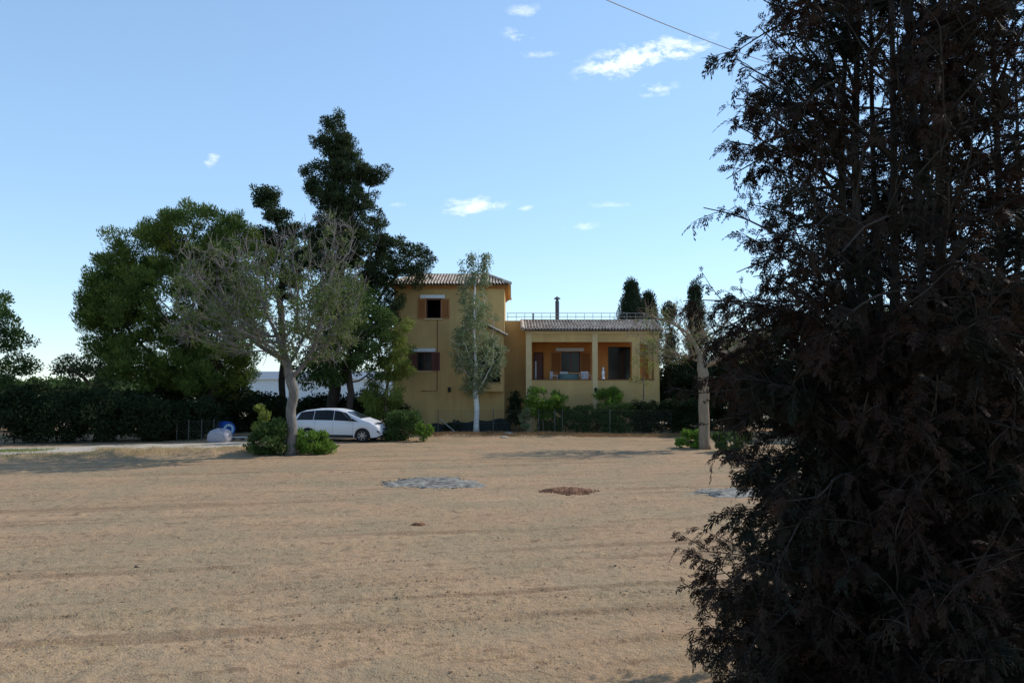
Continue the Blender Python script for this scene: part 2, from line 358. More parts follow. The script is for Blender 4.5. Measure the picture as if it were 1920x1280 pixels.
keep = (rng.random(n) < .10+.9*(vnoise(xx*.5+yy*.1, (yy*ct-xx*sn)*1.5, 12) > .56)*vnoise(xx*.7, yy*1.1, 13)); xx = xx[keep]; yy = yy[keep]; n = len(xx)
lv = np.array([7.0, 7.95, 9.5, 10.3, 11.7, 13.0, 14.4, 15.9, 18.1, 20.6, 23.5, 26.5]); mL = 30000
vL = rng.choice(lv, mL)+rng.normal(size=mL)*.05*(1+rng.random(mL)); uL = rng.uniform(-22, 22, mL); kp = vnoise(uL*.35, vL.round()*3.1, 61)*rng.random(mL) > .22; vL = vL[kp]+.12*np.sin(uL[kp]*.5); uL = uL[kp]
xl = uL*ct-vL*sn; yl = uL*sn+vL*ct; ok = (yl > 5.6) & (np.abs(xl) < yl*.8+1); nl0 = n; xx = np.concatenate([xx, xl[ok]]); yy = np.concatenate([yy, yl[ok]]); n = len(xx)
s_ = .006+.024*rng.random(n)**4; s_[nl0:] = .006+.024*rng.random(n-nl0)**2
base = np.array([(1, 0, 0), (-.5, .87, 0), (-.5, -.87, 0), (0, 0, .75)]); P = np.stack([xx, yy, gh(xx, yy)], 1)
rot = rng.random(n)*6.28; b = base[None].repeat(n, 0)+rng.normal(size=(n, 4, 3))*.25; cx = b[..., 0]*np.cos(rot)[:, None]-b[..., 1]*np.sin(rot)[:, None]; cy = b[..., 0]*np.sin(rot)[:, None]+b[..., 1]*np.cos(rot)[:, None]
V = (np.stack([cx, cy, b[..., 2]], -1)*s_[:, None, None]+P[:, None]).reshape(-1, 3)
Fc = (np.array([(0, 1, 3), (1, 2, 3), (2, 0, 3)])[None]+4*np.arange(n)[:, None, None]).reshape(-1, 3)
M['clod'] = mat('dry_clods', (.17, .105, .062), (.36, .25, .155), scale=3, rough=.95, island=.7)
tag(npobj('soil_clods', V, Fc, M['clod']), 'small dry clods of earth lying over the field', kind='stuff')
n = 60000; yy = 5.5*(30/5.5)**rng.random(n); xx = (rng.random(n)*2-1)*(yy*.72+1); kp = vnoise(xx*.6, yy*1.3, 44) > .5; xx = xx[kp]; yy = yy[kp]; n = len(xx)
A = rng.normal(size=(n, 3)); A[:, 2] *= .2; V, Fc = leafquads(np.stack([xx, yy, gh(xx, yy)+.008], 1), A, .025+.07*rng.random(n)**2, .004+.006*rng.random(n)); tag(npobj('straw_bits', V, Fc, M['drygrass']), 'bits of pale straw strewn over the near field', kind='stuff')
# ash patches and the red earth pile
M['ash'] = mat('grey_ash', (.31, .29, .24), (.17, .155, .13), scale=7, bump=.02, bscale=30, c3=(.07, .065, .06), s3=5)
M['redearth'] = mat('red_brown_earth', (.21, .095, .045), (.13, .06, .03), scale=9, bump=.02, bscale=30)
def patch(name, c, rx, ry, h, m, label, cat, seed):
    vv = []; na, nr = 56, 14
    for i in range(nr+1):
        for j in range(na):
            a = 2*math.pi*j/na; q = i/nr; w = 1+.10*math.sin(3*a+seed)+.08*math.sin(7*a+seed*2)+.22*(float(vnoise(np.array(math.cos(a)*4.+9), np.array(math.sin(a)*4.+9), seed))-.5)+.16*(random.random()-.5)*(q > .7)
            x = c[0]+math.cos(a)*rx*w*q; y = c[1]+math.sin(a)*ry*w*q
            z = float(gh(np.array(x), np.array(y)))+.010-.03*max(0, q-.8)*5*random.random()+h*(1-q**2)*(.35+1.0*float(vnoise(np.array(x*7.), np.array(y*7.), seed)))
            vv.append((x, y, z))
    ff = [(i*na+j, i*na+(j+1) % na, (i+1)*na+(j+1) % na, (i+1)*na+j) for i in range(nr) for j in range(na)]
    o = npobj(name, [(v[0]-c[0], v[1]-c[1], v[2]) for v in vv], ff, m, smooth=True); o.location = (c[0], c[1], 0); tag(o, label, cat); return o
def lumps(name, parent, n, rx, ry, zf, smin, smax, m):
    mb = MB()
    for _ in range(n):
        a = random.random()*6.28; q = math.sqrt(random.random()); x, y = math.cos(a)*q*rx, math.sin(a)*q*ry; s = random.uniform(smin, smax)*random.uniform(.5, 1); z = zf(q)
        v = [(x+s*random.uniform(.6, 1)*dx, y+s*random.uniform(.6, 1)*dy, z+s*.7*dz*random.uniform(.5, 1)) for dx, dy, dz in ((1, 0, 0), (0, 1, 0), (-1, 0, 0), (0, -1, 0), (0, 0, 1), (0, 0, -1))]
        mb.add(v, [(0, 1, 4), (1, 2, 4), (2, 3, 4), (3, 0, 4), (1, 0, 5), (2, 1, 5), (3, 2, 5), (0, 3, 5)])
    o = mb.build(name, m, parent); tag(o, kind='stuff'); return o
c = gp(808, 906); a1 = patch('ash_patch', c, 1.5, 1.15, .05, M['ash'], 'round patch of grey ash left by a bonfire in mid field', 'ash patch', 3)
M['char'] = mat('charred_bits', (.02, .02, .022), (.09, .08, .07), scale=9)
lumps('charred_bits', a1, 420, 1.6, 1.25, lambda q: .01, .015, .065, M['char']); lumps('ash_lumps', a1, 500, 1.6, 1.25, lambda q: .01, .015, .05, M['ash'])
c = gp(1400, 924); a2 = patch('ash_patch', c, 1.55, .9, .05, M['ash'], 'grey ash patch half hidden behind the brown cypress branches', 'ash patch', 8)
lumps('charred_bits', a2, 90, 1.4, .8, lambda q: .02, .02, .07, M['char'])
c = gp(1065, 921); p1 = patch('earth_pile', c, .72, .5, .09, M['redearth'], 'low pile of dark red brown earth clods on the field', 'earth pile', 5)
lumps('clods', p1, 420, .85, .6, lambda q: .08*max(0, 1-q*q*1.3), .02, .085, M['redearth'])
for (px, py, r_) in ((785, 985, .16), ):
    c = gp(px, py); p = patch('earth_clod', c, r_, r_*.8, .05, M['redearth'], 'small lone dark earth clod in front of the ash patch', 'clod', 11)

# ================================================================ house
HY = 46.0
def hx(px, Y=HY): return at(px, 650, Y).x
def hz(py, Y=HY): return at(960, py, Y).z
house = empty('farmhouse', (0, 48, 0)); tag(house, 'ochre yellow two storey farmhouse with tiled roof and raised arcaded porch', 'house')
def hb(mb, name, m, parent=None, smooth=False):
    pass
OFF = Vector((0, 48, 0))
def hbuild(mb, name, m, parent=None, smooth=False):
    mb.v = [(v[0], v[1]-48, v[2]) for v in mb.v]; return mb.build(name, m, parent or house, smooth)
def wall_xz(mb, x0, x1, z0, z1, y, t, holes):
    xs = sorted({x0, x1, *[h[0] for h in holes], *[h[1] for h in holes]}); zs = sorted({z0, z1, *[h[2] for h in holes], *[h[3] for h in holes]})
    def solid(i, j):
        if i < 0 or j < 0 or i >= len(xs)-1 or j >= len(zs)-1: return False
        cx, cz = (xs[i]+xs[i+1])/2, (zs[j]+zs[j+1])/2
        return not any(h[0] < cx < h[1] and h[2] < cz < h[3] for h in holes)
    for i in range(len(xs)-1):
        for j in range(len(zs)-1):
            if not solid(i, j): continue
            a, b, c, d = xs[i], xs[i+1], zs[j], zs[j+1]
            mb.add([(a, y, c), (b, y, c), (b, y, d), (a, y, d)], [(0, 1, 2, 3)]); mb.add([(a, y+t, c), (b, y+t, c), (b, y+t, d), (a, y+t, d)], [(3, 2, 1, 0)])
            if not solid(i-1, j): mb.add([(a, y, c), (a, y+t, c), (a, y+t, d), (a, y, d)], [(3, 2, 1, 0)])
            if not solid(i+1, j): mb.add([(b, y, c), (b, y+t, c), (b, y+t, d), (b, y, d)], [(0, 1, 2, 3)])
            if not solid(i, j-1): mb.add([(a, y, c), (b, y, c), (b, y+t, c), (a, y+t, c)], [(3, 2, 1, 0)])
            if not solid(i, j+1): mb.add([(a, y, d), (b, y, d), (b, y+t, d), (a, y+t, d)], [(0, 1, 2, 3)])
TX0, TX1 = hx(738), hx(946); TZ = hz(541)
W1 = (hx(798), hx(827), hz(597), hz(560)); W2 = (hx(781), hx(810), hz(695), hz(660))
BX0, BX1 = hx(866, 45.3), hx(944, 45.3)
Wb = (BX0+.25, BX1-.2, 2.9, 5.0)
mb = MB(); wall_xz(mb, TX0, TX1, -.2, TZ, HY, .3, [W1, W2, Wb]); 
mb.box(TX0, TX0+.3, HY+.3, 54, -.2, TZ); mb.box(TX1-.3, TX1, HY+.3, 54, -.2, TZ); mb.box(TX0+.3, TX1-.3, 53.7, 54, -.2, TZ)
mb.box(TX0+.3, TX1-.3, HY+.3, 53.7, TZ-.25, TZ-.05)
hbuild(mb, 'tower_wall', M['wall'])
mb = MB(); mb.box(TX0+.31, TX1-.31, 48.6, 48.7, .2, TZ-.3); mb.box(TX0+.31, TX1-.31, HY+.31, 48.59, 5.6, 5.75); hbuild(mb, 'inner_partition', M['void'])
# cornice under the eaves
mb = MB(); mb.box(TX0-.10, TX1+.10, HY-.10, 54.1, TZ, TZ+.10); mb.box(TX0-.2, TX1+.2, HY-.2, 54.2, TZ+.10, TZ+.17); hbuild(mb, 'cornice', mat('terracotta_cornice', (.42, .20, .07), (.36, .17, .06), scale=4))
# tiled roofs: real barrel profile
def tiles(mb, P0, U, Vd, Lu, fLv, pitch=.185, rows=.42, amp=.06, sub=8):
    P0 = Vector(P0); U = Vector(U).normalized(); Vd = Vector(Vd).normalized(); Nn = U.cross(Vd).normalized()
    if Nn.z < 0: Nn = -Nn
    cols = int(Lu/pitch*sub); mx = max(fLv(Lu*i/cols) for i in range(cols+1)); nr = max(2, int(mx/rows)*2+2); vv = []
    for i in range(cols+1):
        u = Lu*i/cols; lv = fLv(u); w = math.sin(2*math.pi*u/pitch); prof = amp*(abs(w)**.8*(1 if w > 0 else -1))
        for j in range(nr):
            q = (j//2)*rows if j % 2 == 0 else (j//2+1)*rows-.002
            lift = 0 if j % 2 else .025
            q = min(q, lv); vv.append(P0+U*u+Vd*q+Nn*(prof+lift))
    mb.add(vv, [(i*nr+j, (i+1)*nr+j, (i+1)*nr+j+1, i*nr+j+1) for i in range(cols) for j in range(nr-1)])
def hip(mb, x0, x1, y0, y1, z, pitch_t):
    D = (y1-y0)/2; c = 1/math.cos(math.atan(pitch_t)); s = pitch_t
    tiles(mb, (x0, y0, z), (1, 0, 0), (0, 1, s), x1-x0, lambda u: c*max(0, min(D, u, (x1-x0)-u)))
    tiles(mb, (x1, y1, z), (-1, 0, 0), (0, -1, s), x1-x0, lambda u: c*max(0, min(D, u, (x1-x0)-u)))
    tiles(mb, (x1, y0, z), (0, 1, 0), (-1, 0, s), y1-y0, lambda u: c*max(0, min(D, u, (y1-y0)-u)))
    tiles(mb, (x0, y1, z), (0, -1, 0), (1, 0, s), y1-y0, lambda u: c*max(0, min(D, u, (y1-y0)-u)))
ex0, ex1, ey0, ey1 = TX0-.35, TX1+.35, HY-.4, 54.4; zE = TZ+.24
pt = .33; D = min(ey1-ey0, ex1-ex0)/2
def hip2(mb, x0, x1, y0, y1, z, s, D, E):
    c = math.sqrt(1+s*s); s2 = s*D/E; c2 = math.sqrt(1+s2*s2)
    f = lambda Lt: (lambda u: c*max(0, min(D, u*D/E, (Lt-u)*D/E)))
    g = lambda Lt: (lambda u: c2*max(0, min(E, u*E/D, (Lt-u)*E/D)))
    tiles(mb, (x0, y0, z), (1, 0, 0), (0, 1, s), x1-x0, f(x1-x0)); tiles(mb, (x1, y1, z), (-1, 0, 0), (0, -1, s), x1-x0, f(x1-x0))
    tiles(mb, (x1, y0, z), (0, 1, 0), (-1, 0, s2), y1-y0, g(y1-y0)); tiles(mb, (x0, y1, z), (0, -1, 0), (1, 0, s2), y1-y0, g(y1-y0))
EE = 1.7
mb = MB(); hip2(mb, ex0, ex1, ey0, ey1, zE, pt, min(D, 3.0), EE); roof = hbuild(mb, 'roof', M['tile'])
DD = min(D, 3.0); dz = pt*DD
if DD < D+.01:
    mb = MB(); mb.box(ex0+EE-.1, ex1-EE+.1, ey0+DD-.1, ey1-DD+.1, zE+dz-.12, zE+dz+.02); hbuild(mb, 'roof_cap', M['tile'])
for a, b in (((ex1, ey0), (ex1-EE, ey0+DD)), ((ex0, ey0), (ex0+EE, ey0+DD)), ((ex1, ey1), (ex1-EE, ey1-DD)), ((ex0, ey1), (ex0+EE, ey1-DD))):
    mb = MB(); mb.tube([(a[0], a[1], zE+.03), (b[0], b[1], zE+dz+.05)], .11, 8); hbuild(mb, 'hip_ridge', M['tile'], roof)
mb = MB(); mb.add([(ex0, ey0, zE-.06), (ex1, ey0, zE-.06), (ex1, ey1, zE-.06), (ex0, ey1, zE-.06)], [(3, 2, 1, 0)]); hbuild(mb, 'soffit', M['wall'])
# windows
def window(hole, y, label=None, shutL=True, shutR=True, shm='wood', bars=False, box=True, pane='glass'):
    x0, x1, z0, z1 = hole; mb = MB(); t = .07
    mb.box(x0, x0+t, y+.10, y+.16, z0, z1); mb.box(x1-t, x1, y+.10, y+.16, z0, z1); mb.box(x0+t, x1-t, y+.10, y+.16, z0, z0+t); mb.box(x0+t, x1-t, y+.10, y+.16, z1-t, z1); 
    if pane == 'glass': mb.box((x0+x1)/2-.03, (x0+x1)/2+.03, y+.105, y+.155, z0+t, z1-t)
    w = hbuild(mb, 'window', M['darkwood'])
    if label: w['label'] = label
    
    if pane == 'glass': mb = MB(); mb.box(x0+t, x1-t, y+.125, y+.135, z0+t, z1-t); hbuild(mb, 'pane', M[pane], w)
    mb = MB(); mb.box(x0-.08, x1+.08, y-.09, y+.09, z0-.07, z0-.003); hbuild(mb, 'sill', M['trim'], w)
    if box:
        mb = MB(); mb.box(x0-.33, x1+.22, y-.14, y-.003, z1+.02, z1+.22); hbuild(mb, 'roller_blind_box', M['whitebox'], w)
    wd = (x1-x0)*.52
    for k, on in ((-1, shutL), (1, shutR)):
        if not on: continue
        a, b = (x0-wd, x0-.01) if k < 0 else (x1+.01, x1+wd); mb = MB()
        mb.box(a, a+.05, y-.06, y-.015, z0, z1); mb.box(b-.05, b, y-.06, y-.015, z0, z1); mb.box(a+.05, b-.05, y-.06, y-.015, z0, z0+.06); mb.box(a+.05, b-.05, y-.06, y-.015, z1-.06, z1)
        n = int((z1-z0-.12)/.055)
        for i in range(n):
            zz = z0+.06+i*.055; mb.add([(a+.05, y-.055, zz), (b-.05, y-.055, zz), (b-.05, y-.02, zz+.05), (a+.05, y-.02, zz+.05)], [(0, 1, 2, 3)])
        hbuild(mb, 'shutter', M[shm], w)
    if bars:
        mb = MB(); n = 7
        for i in range(n+1): xx = x0+(x1-x0)*i/n; mb.tube([(xx, y-.03, z0), (xx, y-.03, z1)], .012, 5)
        for zz in (z0+.15, (z0+z1)/2, z1-.15): mb.tube([(x0, y-.03, zz), (x1, y-.03, zz)], .012, 5)
        hbuild(mb, 'window_bars', M['black'], w)
    return w
window(W1, HY, 'open upper window with orange wooden shutters', pane=None); window(W2, HY, 'barred lower window with dark red shutters', shm='darkwood', bars=True)
# bay with little gable roof on the tower front
by = 45.2; bz0 = 2.35; bzt = hz(628, by)
mb = MB(); wall_xz(mb, BX0, BX1, bz0, bzt, by, .16, [(BX0+.22, BX1-.16, 2.78, 4.95)])
wall = [(BX0, bz0), (BX1, bz0)]
mb.box(BX0, BX0+.15, by+.16, HY-.002, bz0, 2.78); mb.box(BX1-.15, BX1, by+.16, HY-.002, bz0, 2.78); mb.box(BX0, BX0+.15, by+.16, HY-.002, 4.95, bzt); mb.box(BX1-.15, BX1, by+.16, HY-.002, 4.95, bzt); mb.box(BX0+.15, BX1-.15, by+.16, HY-.002, bz0, bz0+.15)
apx, apz = (BX0+BX1)/2, hz(607, by)
mb.add([(BX0, by, bzt), (BX1, by, bzt), (apx, by, apz-.08), (BX0, by+.12, bzt), (BX1, by+.12, bzt), (apx, by+.12, apz-.08)], [(0, 1, 2), (5, 4, 3)])
hbuild(mb, 'bay', M['wall'])
mb = MB(); hw = (BX1-BX0)/2+.22; s = (apz-bzt+.1)/hw
tiles(mb, (BX1+.22, by-.22, bzt-.02), (0, 1, 0), (-1, 0, s), HY-by+.2, lambda u: math.sqrt(1+s*s)*hw); tiles(mb, (BX0-.22, HY-.02, bzt-.02), (0, -1, 0), (1, 0, s), HY-by+.2, lambda u: math.sqrt(1+s*s)*hw); mb.tube([(apx, by-.24, apz+.1), (apx, HY-.02, apz+.1)], .1, 8)
hbuild(mb, 'bay_roof', M['tile'])
mb = MB(); n = 9
for i in range(n): xx = BX0+.26+(BX1-BX0-.46)*i/(n-1); mb.tube([(xx, by+.08, 2.8), (xx, by+.08, 3.6)], .012, 5)
mb.tube([(BX0+.22, by+.08, 3.6), (BX1-.16, by+.08, 3.6)], .02, 6); hbuild(mb, 'bay_railing', M['black'])
# wing and porch
PX0, PX1 = hx(987, 45.2), hx(1236, 45.2); PY = 45.2; WZ = hz(601, 48)
O1 = (hx(997, PY), hx(1110, PY), hz(712, PY), hz(641, PY)); O2 = (hx(1121, PY), hx(1185, PY), hz(712, PY), hz(641, PY)); O3 = (hx(1200, PY), hx(1226, PY), hz(712, PY), hz(645, PY))
FLZ = 2.62
door = (hx(1000, 48), hx(1019, 48), FLZ, 4.75); pw = (hx(1052, 48), hx(1088, 48), hz(698, 48), hz(659, 48)); pd = (hx(1140, 48), hx(1182, 48), FLZ, hz(650, 48))
mb = MB(); wall_xz(mb, TX1+.002, PX0+.02, -.2, WZ, 48, .3, []); mb.box(PX1-.3, PX1, 48.3, 54, -.2, WZ); mb.box(TX1+.3, PX1-.3, 53.7, 54, -.2, WZ); mb.box(TX1+.3, PX1-.3, 48.3, 53.7, WZ-.4, WZ-.15)
hbuild(mb, 'wing_wall', M['wall'])
mb = MB(); wall_xz(mb, PX0+.022, PX1, FLZ-.3, WZ, 48, .298, [door, pw, pd]); hbuild(mb, 'porch_back_wall', M['porch_wall'])
mb = MB(); wall_xz(mb, PX0+.022, PX1, -.2, FLZ-.302, 48, .29, []); hbuild(mb, 'basement_wall', M['wall_low'])
PT = hz(620, PY)
mb = MB(); wall_xz(mb, PX0, PX1, 2.0, PT, PY, .26, [O1, O2, O3]); wall_xz(mb, PX0, PX1, -.2, 2.0, PY+.0, .26, [])
mb.box(PX0, PX0+.24, PY+.26, 47.998, -.2, PT); mb.box(PX1-.24, PX1, PY+.26, 46.0, -.2, PT); mb.box(PX1-.24, PX1, 47.5, 47.998, -.2, PT); mb.box(PX1-.24, PX1, 46.0, 47.5, -.2, 3.0)
hbuild(mb, 'porch_wall', M['wall'])
mb = MB(); mb.box(PX0-.03, PX1+.03, PY-.06, PY-.003, O1[3]-.0, O1[3]+.06) if False else None
for a, b in ((O1[0], O1[1]), (O2[0], O2[1]), (O3[0], O3[1])): mb.box(a-.02, b+.02, PY-.05, PY+.28, O1[2]+.003, O1[2]+.05)
hbuild(mb, 'parapet_coping', mat('dark_red_coping', (.13, .06, .045), (.10, .045, .035), scale=5))
mb = MB(); mb.box(PX0-.06, PX1+.06, PY-.07, PY-.003, PT-.18, PT-.02); mb.box(PX0-.03, O1[0], PY-.035, PY-.003, .0, PT-.183); mb.box(O1[1]+.02, O2[0]-.02, PY-.035, PY-.003, 1.2, PT-.183); hbuild(mb, 'porch_trim', M['trim'])
mb = MB(); mb.box(PX0+.24, PX1-.24, PY+.26, 48, FLZ-.2, FLZ); hbuild(mb, 'porch_floor', mat('clay_floor', (.30, .14, .08), (.25, .12, .07), scale=5))
mb = MB(); mb.box(PX0+.24, PX1-.24, PY+.26, 47.99, PT-.1, PT); hbuild(mb, 'porch_ceiling', M['wall'])
mb = MB(); s = (WZ-.05-PT)/(48-PY+.35); tiles(mb, (PX0-.25, PY-.35, PT+.06), (1, 0, 0), (0, 1, s), PX1-PX0+.5, lambda u: math.sqrt(1+s*s)*(48-PY+.33)); pr = hbuild(mb, 'porch_roof', M['tile'])
mb = MB(); mb.add([(PX0-.25, PY-.35, PT+.0), (PX1+.25, PY-.35, PT+.0), (PX1+.25, 47.99, WZ-.12), (PX0-.25, 47.99, WZ-.12)], [(0, 1, 2, 3), (3, 2, 1, 0)][:1]); mb.tube([(PX0-.22, PY-.36, PT+.09), (PX0-.22, 48, WZ+.0)], .12, 8); mb.box(PX0-.25, PX1+.25, 47.8, 48.34, WZ-.0, WZ+.06); hbuild(mb, 'roof_edge_tiles', M['tile'], pr)
mb = MB(); mb.box(door[0]+.05, door[1]-.05, 48.1, 48.15, FLZ, door[3]-.05); dd = hbuild(mb, 'door', M['darkwood']); mb = MB(); mb.box(door[0]+.10, door[0]+.2, 48.06, 48.097, 3.1, 4.2); hbuild(mb, 'door_glass', M['lamp'], dd)
window(pw, 48, 'porch window with wooden shutters', shm='wood', box=True)
mb = MB(); mb.box(pd[0], pd[1], 48.12, 48.16, FLZ, pd[3]); hbuild(mb, 'glass_door', M['glass'])
mb = MB(); z = hz(733); mb.tube([(hx(790), HY-.03, z), (hx(820), HY-.03, z), (hx(820), HY-.03, hz(600))], .022, 6); hbuild(mb, 'wall_cable', M['darkwood'])
def walllamp(x, y, z):
    mb = MB(); mb.box(x-.04, x+.04, y-.12, y-.003, z-.03, z+.02); mb.lathe([(.02, .16), (.10, .08), (.075, -.12), (.03, -.16)], 6, (x, y-.15, z)); hbuild(mb, 'wall_lamp', M['black'])
walllamp(hx(843), HY, hz(730)); walllamp(hx(1116, PY), PY-.035, hz(731, PY))
mb = MB(); z0 = WZ+.06; z1 = hz(587, 48.4)
for px in range(952, 1236, 16): mb.tube([(hx(px, 48.4), 48.4, z0-.2), (hx(px, 48.4), 48.4, z1)], .016, 5)
for zz in (z1, (z0+z1)/2): mb.tube([(hx(950, 48.4), 48.4, zz), (hx(1236, 48.4), 48.4, zz)], .018, 5)
mb.box(hx(998, 48.4), hx(1001.5, 48.4), 48.35, 48.45, z0, z1+.02); hbuild(mb, 'terrace_railing', M['metal'])
fx = hx(1045, 50); fz = hz(557, 50)
mb = MB(); mb.lathe([(.13, WZ-.3), (.13, fz-.25)], 14, (fx, 50, 0)); fl = hbuild(mb, 'flue_pipe', M['flue'], smooth=True)
mb = MB(); mb.lathe([(.08, fz-.27), (.08, fz-.12), (.17, fz-.14), (.23, fz-.1), (.05, fz+.03), (.001, fz+.04)], 14, (fx, 50, 0)); mb.v = [(v[0], v[1]-48, v[2]) for v in mb.v]; mb.build('flue_cap', M['flue'], fl)

# porch furniture (white plastic chairs, table, ornament)
def make_chair():
    r = empty('plastic_chair', (0, 0, 0)); mb = MB(); mb.box(-.24, .24, -.22, .22, .42, .46); mb.build('seat', M['white'], r)
    mb = MB()
    for i in range(5): a = -.22+i*.095; mb.box(a, a+.06, .22, .25, .47, .84)
    mb.box(-.25, .25, .215, .255, .84, .92); mb.build('backrest', M['white'], r)
    for s1 in (-1, 1):
        for s2 in (-1, 1): mb = MB(); mb.tube([(s1*.25, s2*.25, 0), (s1*.21, s2*.2, .42)], [.018, .024], 6); mb.build('leg', M['white'], r)
        mb = MB(); mb.tube([(s1*.24, -.2, .44), (s1*.26, -.2, .66), (s1*.26, .22, .68)], .02, 6); mb.build('armrest', M['white'], r)
    return r
def copy_tree(o, parent=None):
    c = o.copy(); col.objects.link(c); c.parent = parent
    for ch in list(o.children): copy_tree(ch, c)
    return c
ch0 = make_chair()
chl = ('white plastic chair left of the table inside the porch', 'white plastic chair behind the teal tablecloth', 'white plastic chair right of the table on the porch', 'white plastic chair nearest the porch middle column')
spots = [(hx(1041, 46.4), 46.5, 1.2), (hx(1058, 47.1), 47.2, 0), (hx(1086, 46.4), 46.5, -1.4), (hx(1100, 46), 46.2, .4)]
for i, (x, y, a) in enumerate(spots):
    o = ch0 if i == 0 else copy_tree(ch0); o.location = (x, y, FLZ); o.rotation_euler = (0, 0, a); tag(o, chl[i], 'chair', 'white chairs on the porch')
t = empty('porch_table', (hx(1066, 46.4), 46.4, FLZ)); tag(t, 'small round table under a teal cloth on the porch', 'table')
mb = MB(); mb.lathe([(.001, .75), (.6, .75), (.6, .72), (.001, .71)], 20); mb.build('tabletop', M['white'], t); mb = MB(); mb.lathe([(.05, .71), (.05, .1), (.3, .0)], 12); mb.build('pedestal', M['white'], t)
mb = MB(); mb.lathe([(.001, .757), (.605, .757), (.62, .74), (.64, .5), (.66, .42)], 24); o = mb.build('tablecloth', M['teal']); o.location = t.location; tag(o, 'teal cloth draped over the porch table', 'tablecloth')
x = hx(1131, PY+.05); z = O1[2]+.05; mb = MB(); mb.lathe([(.001, 0), (.10, 0), (.10, .05), (.05, .08), (.07, .2), (.10, .34), (.085, .46), (.04, .5), (.03, .54), (.055, .58), (.06, .63), (.035, .69), (.001, .71)], 14); o = mb.build('garden_ornament', M['white'], smooth=True); o.location = (x, PY+.12, z); tag(o, 'slim white ornament standing on the parapet beside the middle column', 'ornament')

# ================================================================ car
def lerp(tab, x):
    for (a, b), (c, d) in zip(tab, tab[1:]):
        if x <= c: t = (x-a)/(c-a); t = max(0, min(1, t)); return b+(d-b)*t
    return tab[-1][1]
def sm(tab, x): return (lerp(tab, x-.06)+lerp(tab, x)*2+lerp(tab, x+.06))/4
TOPZ = [(-2.16, .80), (-2.12, 1.0), (-2.02, 1.22), (-1.85, 1.42), (-1.6, 1.52), (-1.0, 1.60), (-.4, 1.62), (.1, 1.58), (.5, 1.47), (1.02, 1.22), (1.35, 1.07), (1.7, .95), (1.95, .82), (2.08, .70), (2.16, .52)]
BOT = [(-2.16, .42), (-2.0, .26), (-1.6, .22), (1.6, .20), (2.0, .24), (2.16, .34)]
WID = [(-2.16, .70), (-2.0, .84), (-1.5, .90), (1.2, .90), (1.7, .86), (2.0, .74), (2.16, .55)]
WX = (-1.32, 1.33); WR = .37
def sect(x):
    w = sm(WID, x); zt = sm(TOPZ, x); zb = sm(BOT, x)
    for c in WX:
        if abs(x-c) < WR: zb = max(zb, .31+math.sqrt(WR*WR-(x-c)**2))
    belt = min(.98-.03*x/2, zt-.07); g = max(0, zt-belt); rw = w*(1-.30*min(1, g/.66))
    return [(w*.97, zb), (w*.995, max(zb+.02, min(.45, belt-.2))), (w*1.0, max(zb+.04, min(.68, belt-.1))), (w*.985, max(zb+.06, belt-.03)), (w*.965, max(zb+.07, belt)), (rw*.99, belt+g*.86), (rw*.93, belt+g*.94), (rw*.6, belt+g*.99), (0, zt)]
def surf(x, t, side, off=0):
    s = sect(x); i = min(int(t), 7); f = t-i; a, b = s[i], s[i+1]; y = a[0]+(b[0]-a[0])*f; z = a[1]+(b[1]-a[1])*f
    ny, nz_ = (b[1]-a[1]), -(b[0]-a[0]); l = math.hypot(ny, nz_) or 1
    return (x, side*(y+off*ny/l), z+off*nz_/l)
car = empty('parked_car', (0, 0, 0)); tag(car, 'white hatchback people carrier parked behind the bare tree, nose to the right', 'car')
mb = MB(); ns = 130; xs = [-2.16+4.32*i/ns for i in range(ns+1)]
for side in (1, -1):
    vv = [surf(x, t, side) for x in xs for t in range(9)]
    f = [(i*9+j, (i+1)*9+j, (i+1)*9+j+1, i*9+j+1) for i in range(ns) for j in range(8)]
    if side > 0: f = [tuple(reversed(q)) for q in f]
    mb.add(vv, f)
for x in (-2.16, 2.16):
    a = [surf(x, t, 1) for t in range(9)]; b_ = [surf(x, t, -1) for t in range(9)]; n = 9; mb.add(a+b_, [(j, j+1, n+j+1, n+j) for j in range(8)])
body = mb.build('body', M['paint'], car, True)
mb = MB(); mb.box(-2.0, 2.0, -.70, .70, .22, .5); mb.box(-1.9, 1.9, -.55, .55, .5, .9)
mb.build('underbody', M['black'], car)
def cpatch(name, m, x0, x1, t0, t1, sides=(1, -1), off=.006, n=14, nt=4, fx=None, parent=None, xr=None):
    mb = MB()
    for sd_ in sides:
        vv = []
        for i in range(n+1):
            for j in range(nt+1):
                q = j/nt; a = x0[0]+(x0[1]-x0[0])*q if isinstance(x0, tuple) else x0; b = x1[0]+(x1[1]-x1[0])*q if isinstance(x1, tuple) else x1
                vv.append(surf(a+(b-a)*i/n, t0+(t1-t0)*q, sd_, off))
        f = [(i*(nt+1)+j, (i+1)*(nt+1)+j, (i+1)*(nt+1)+j+1, i*(nt+1)+j+1) for i in range(n) for j in range(nt)]
        if sd_ > 0: f = [tuple(reversed(q)) for q in f]
        mb.add(vv, f)
    return mb.build(name, m, parent or car, True)
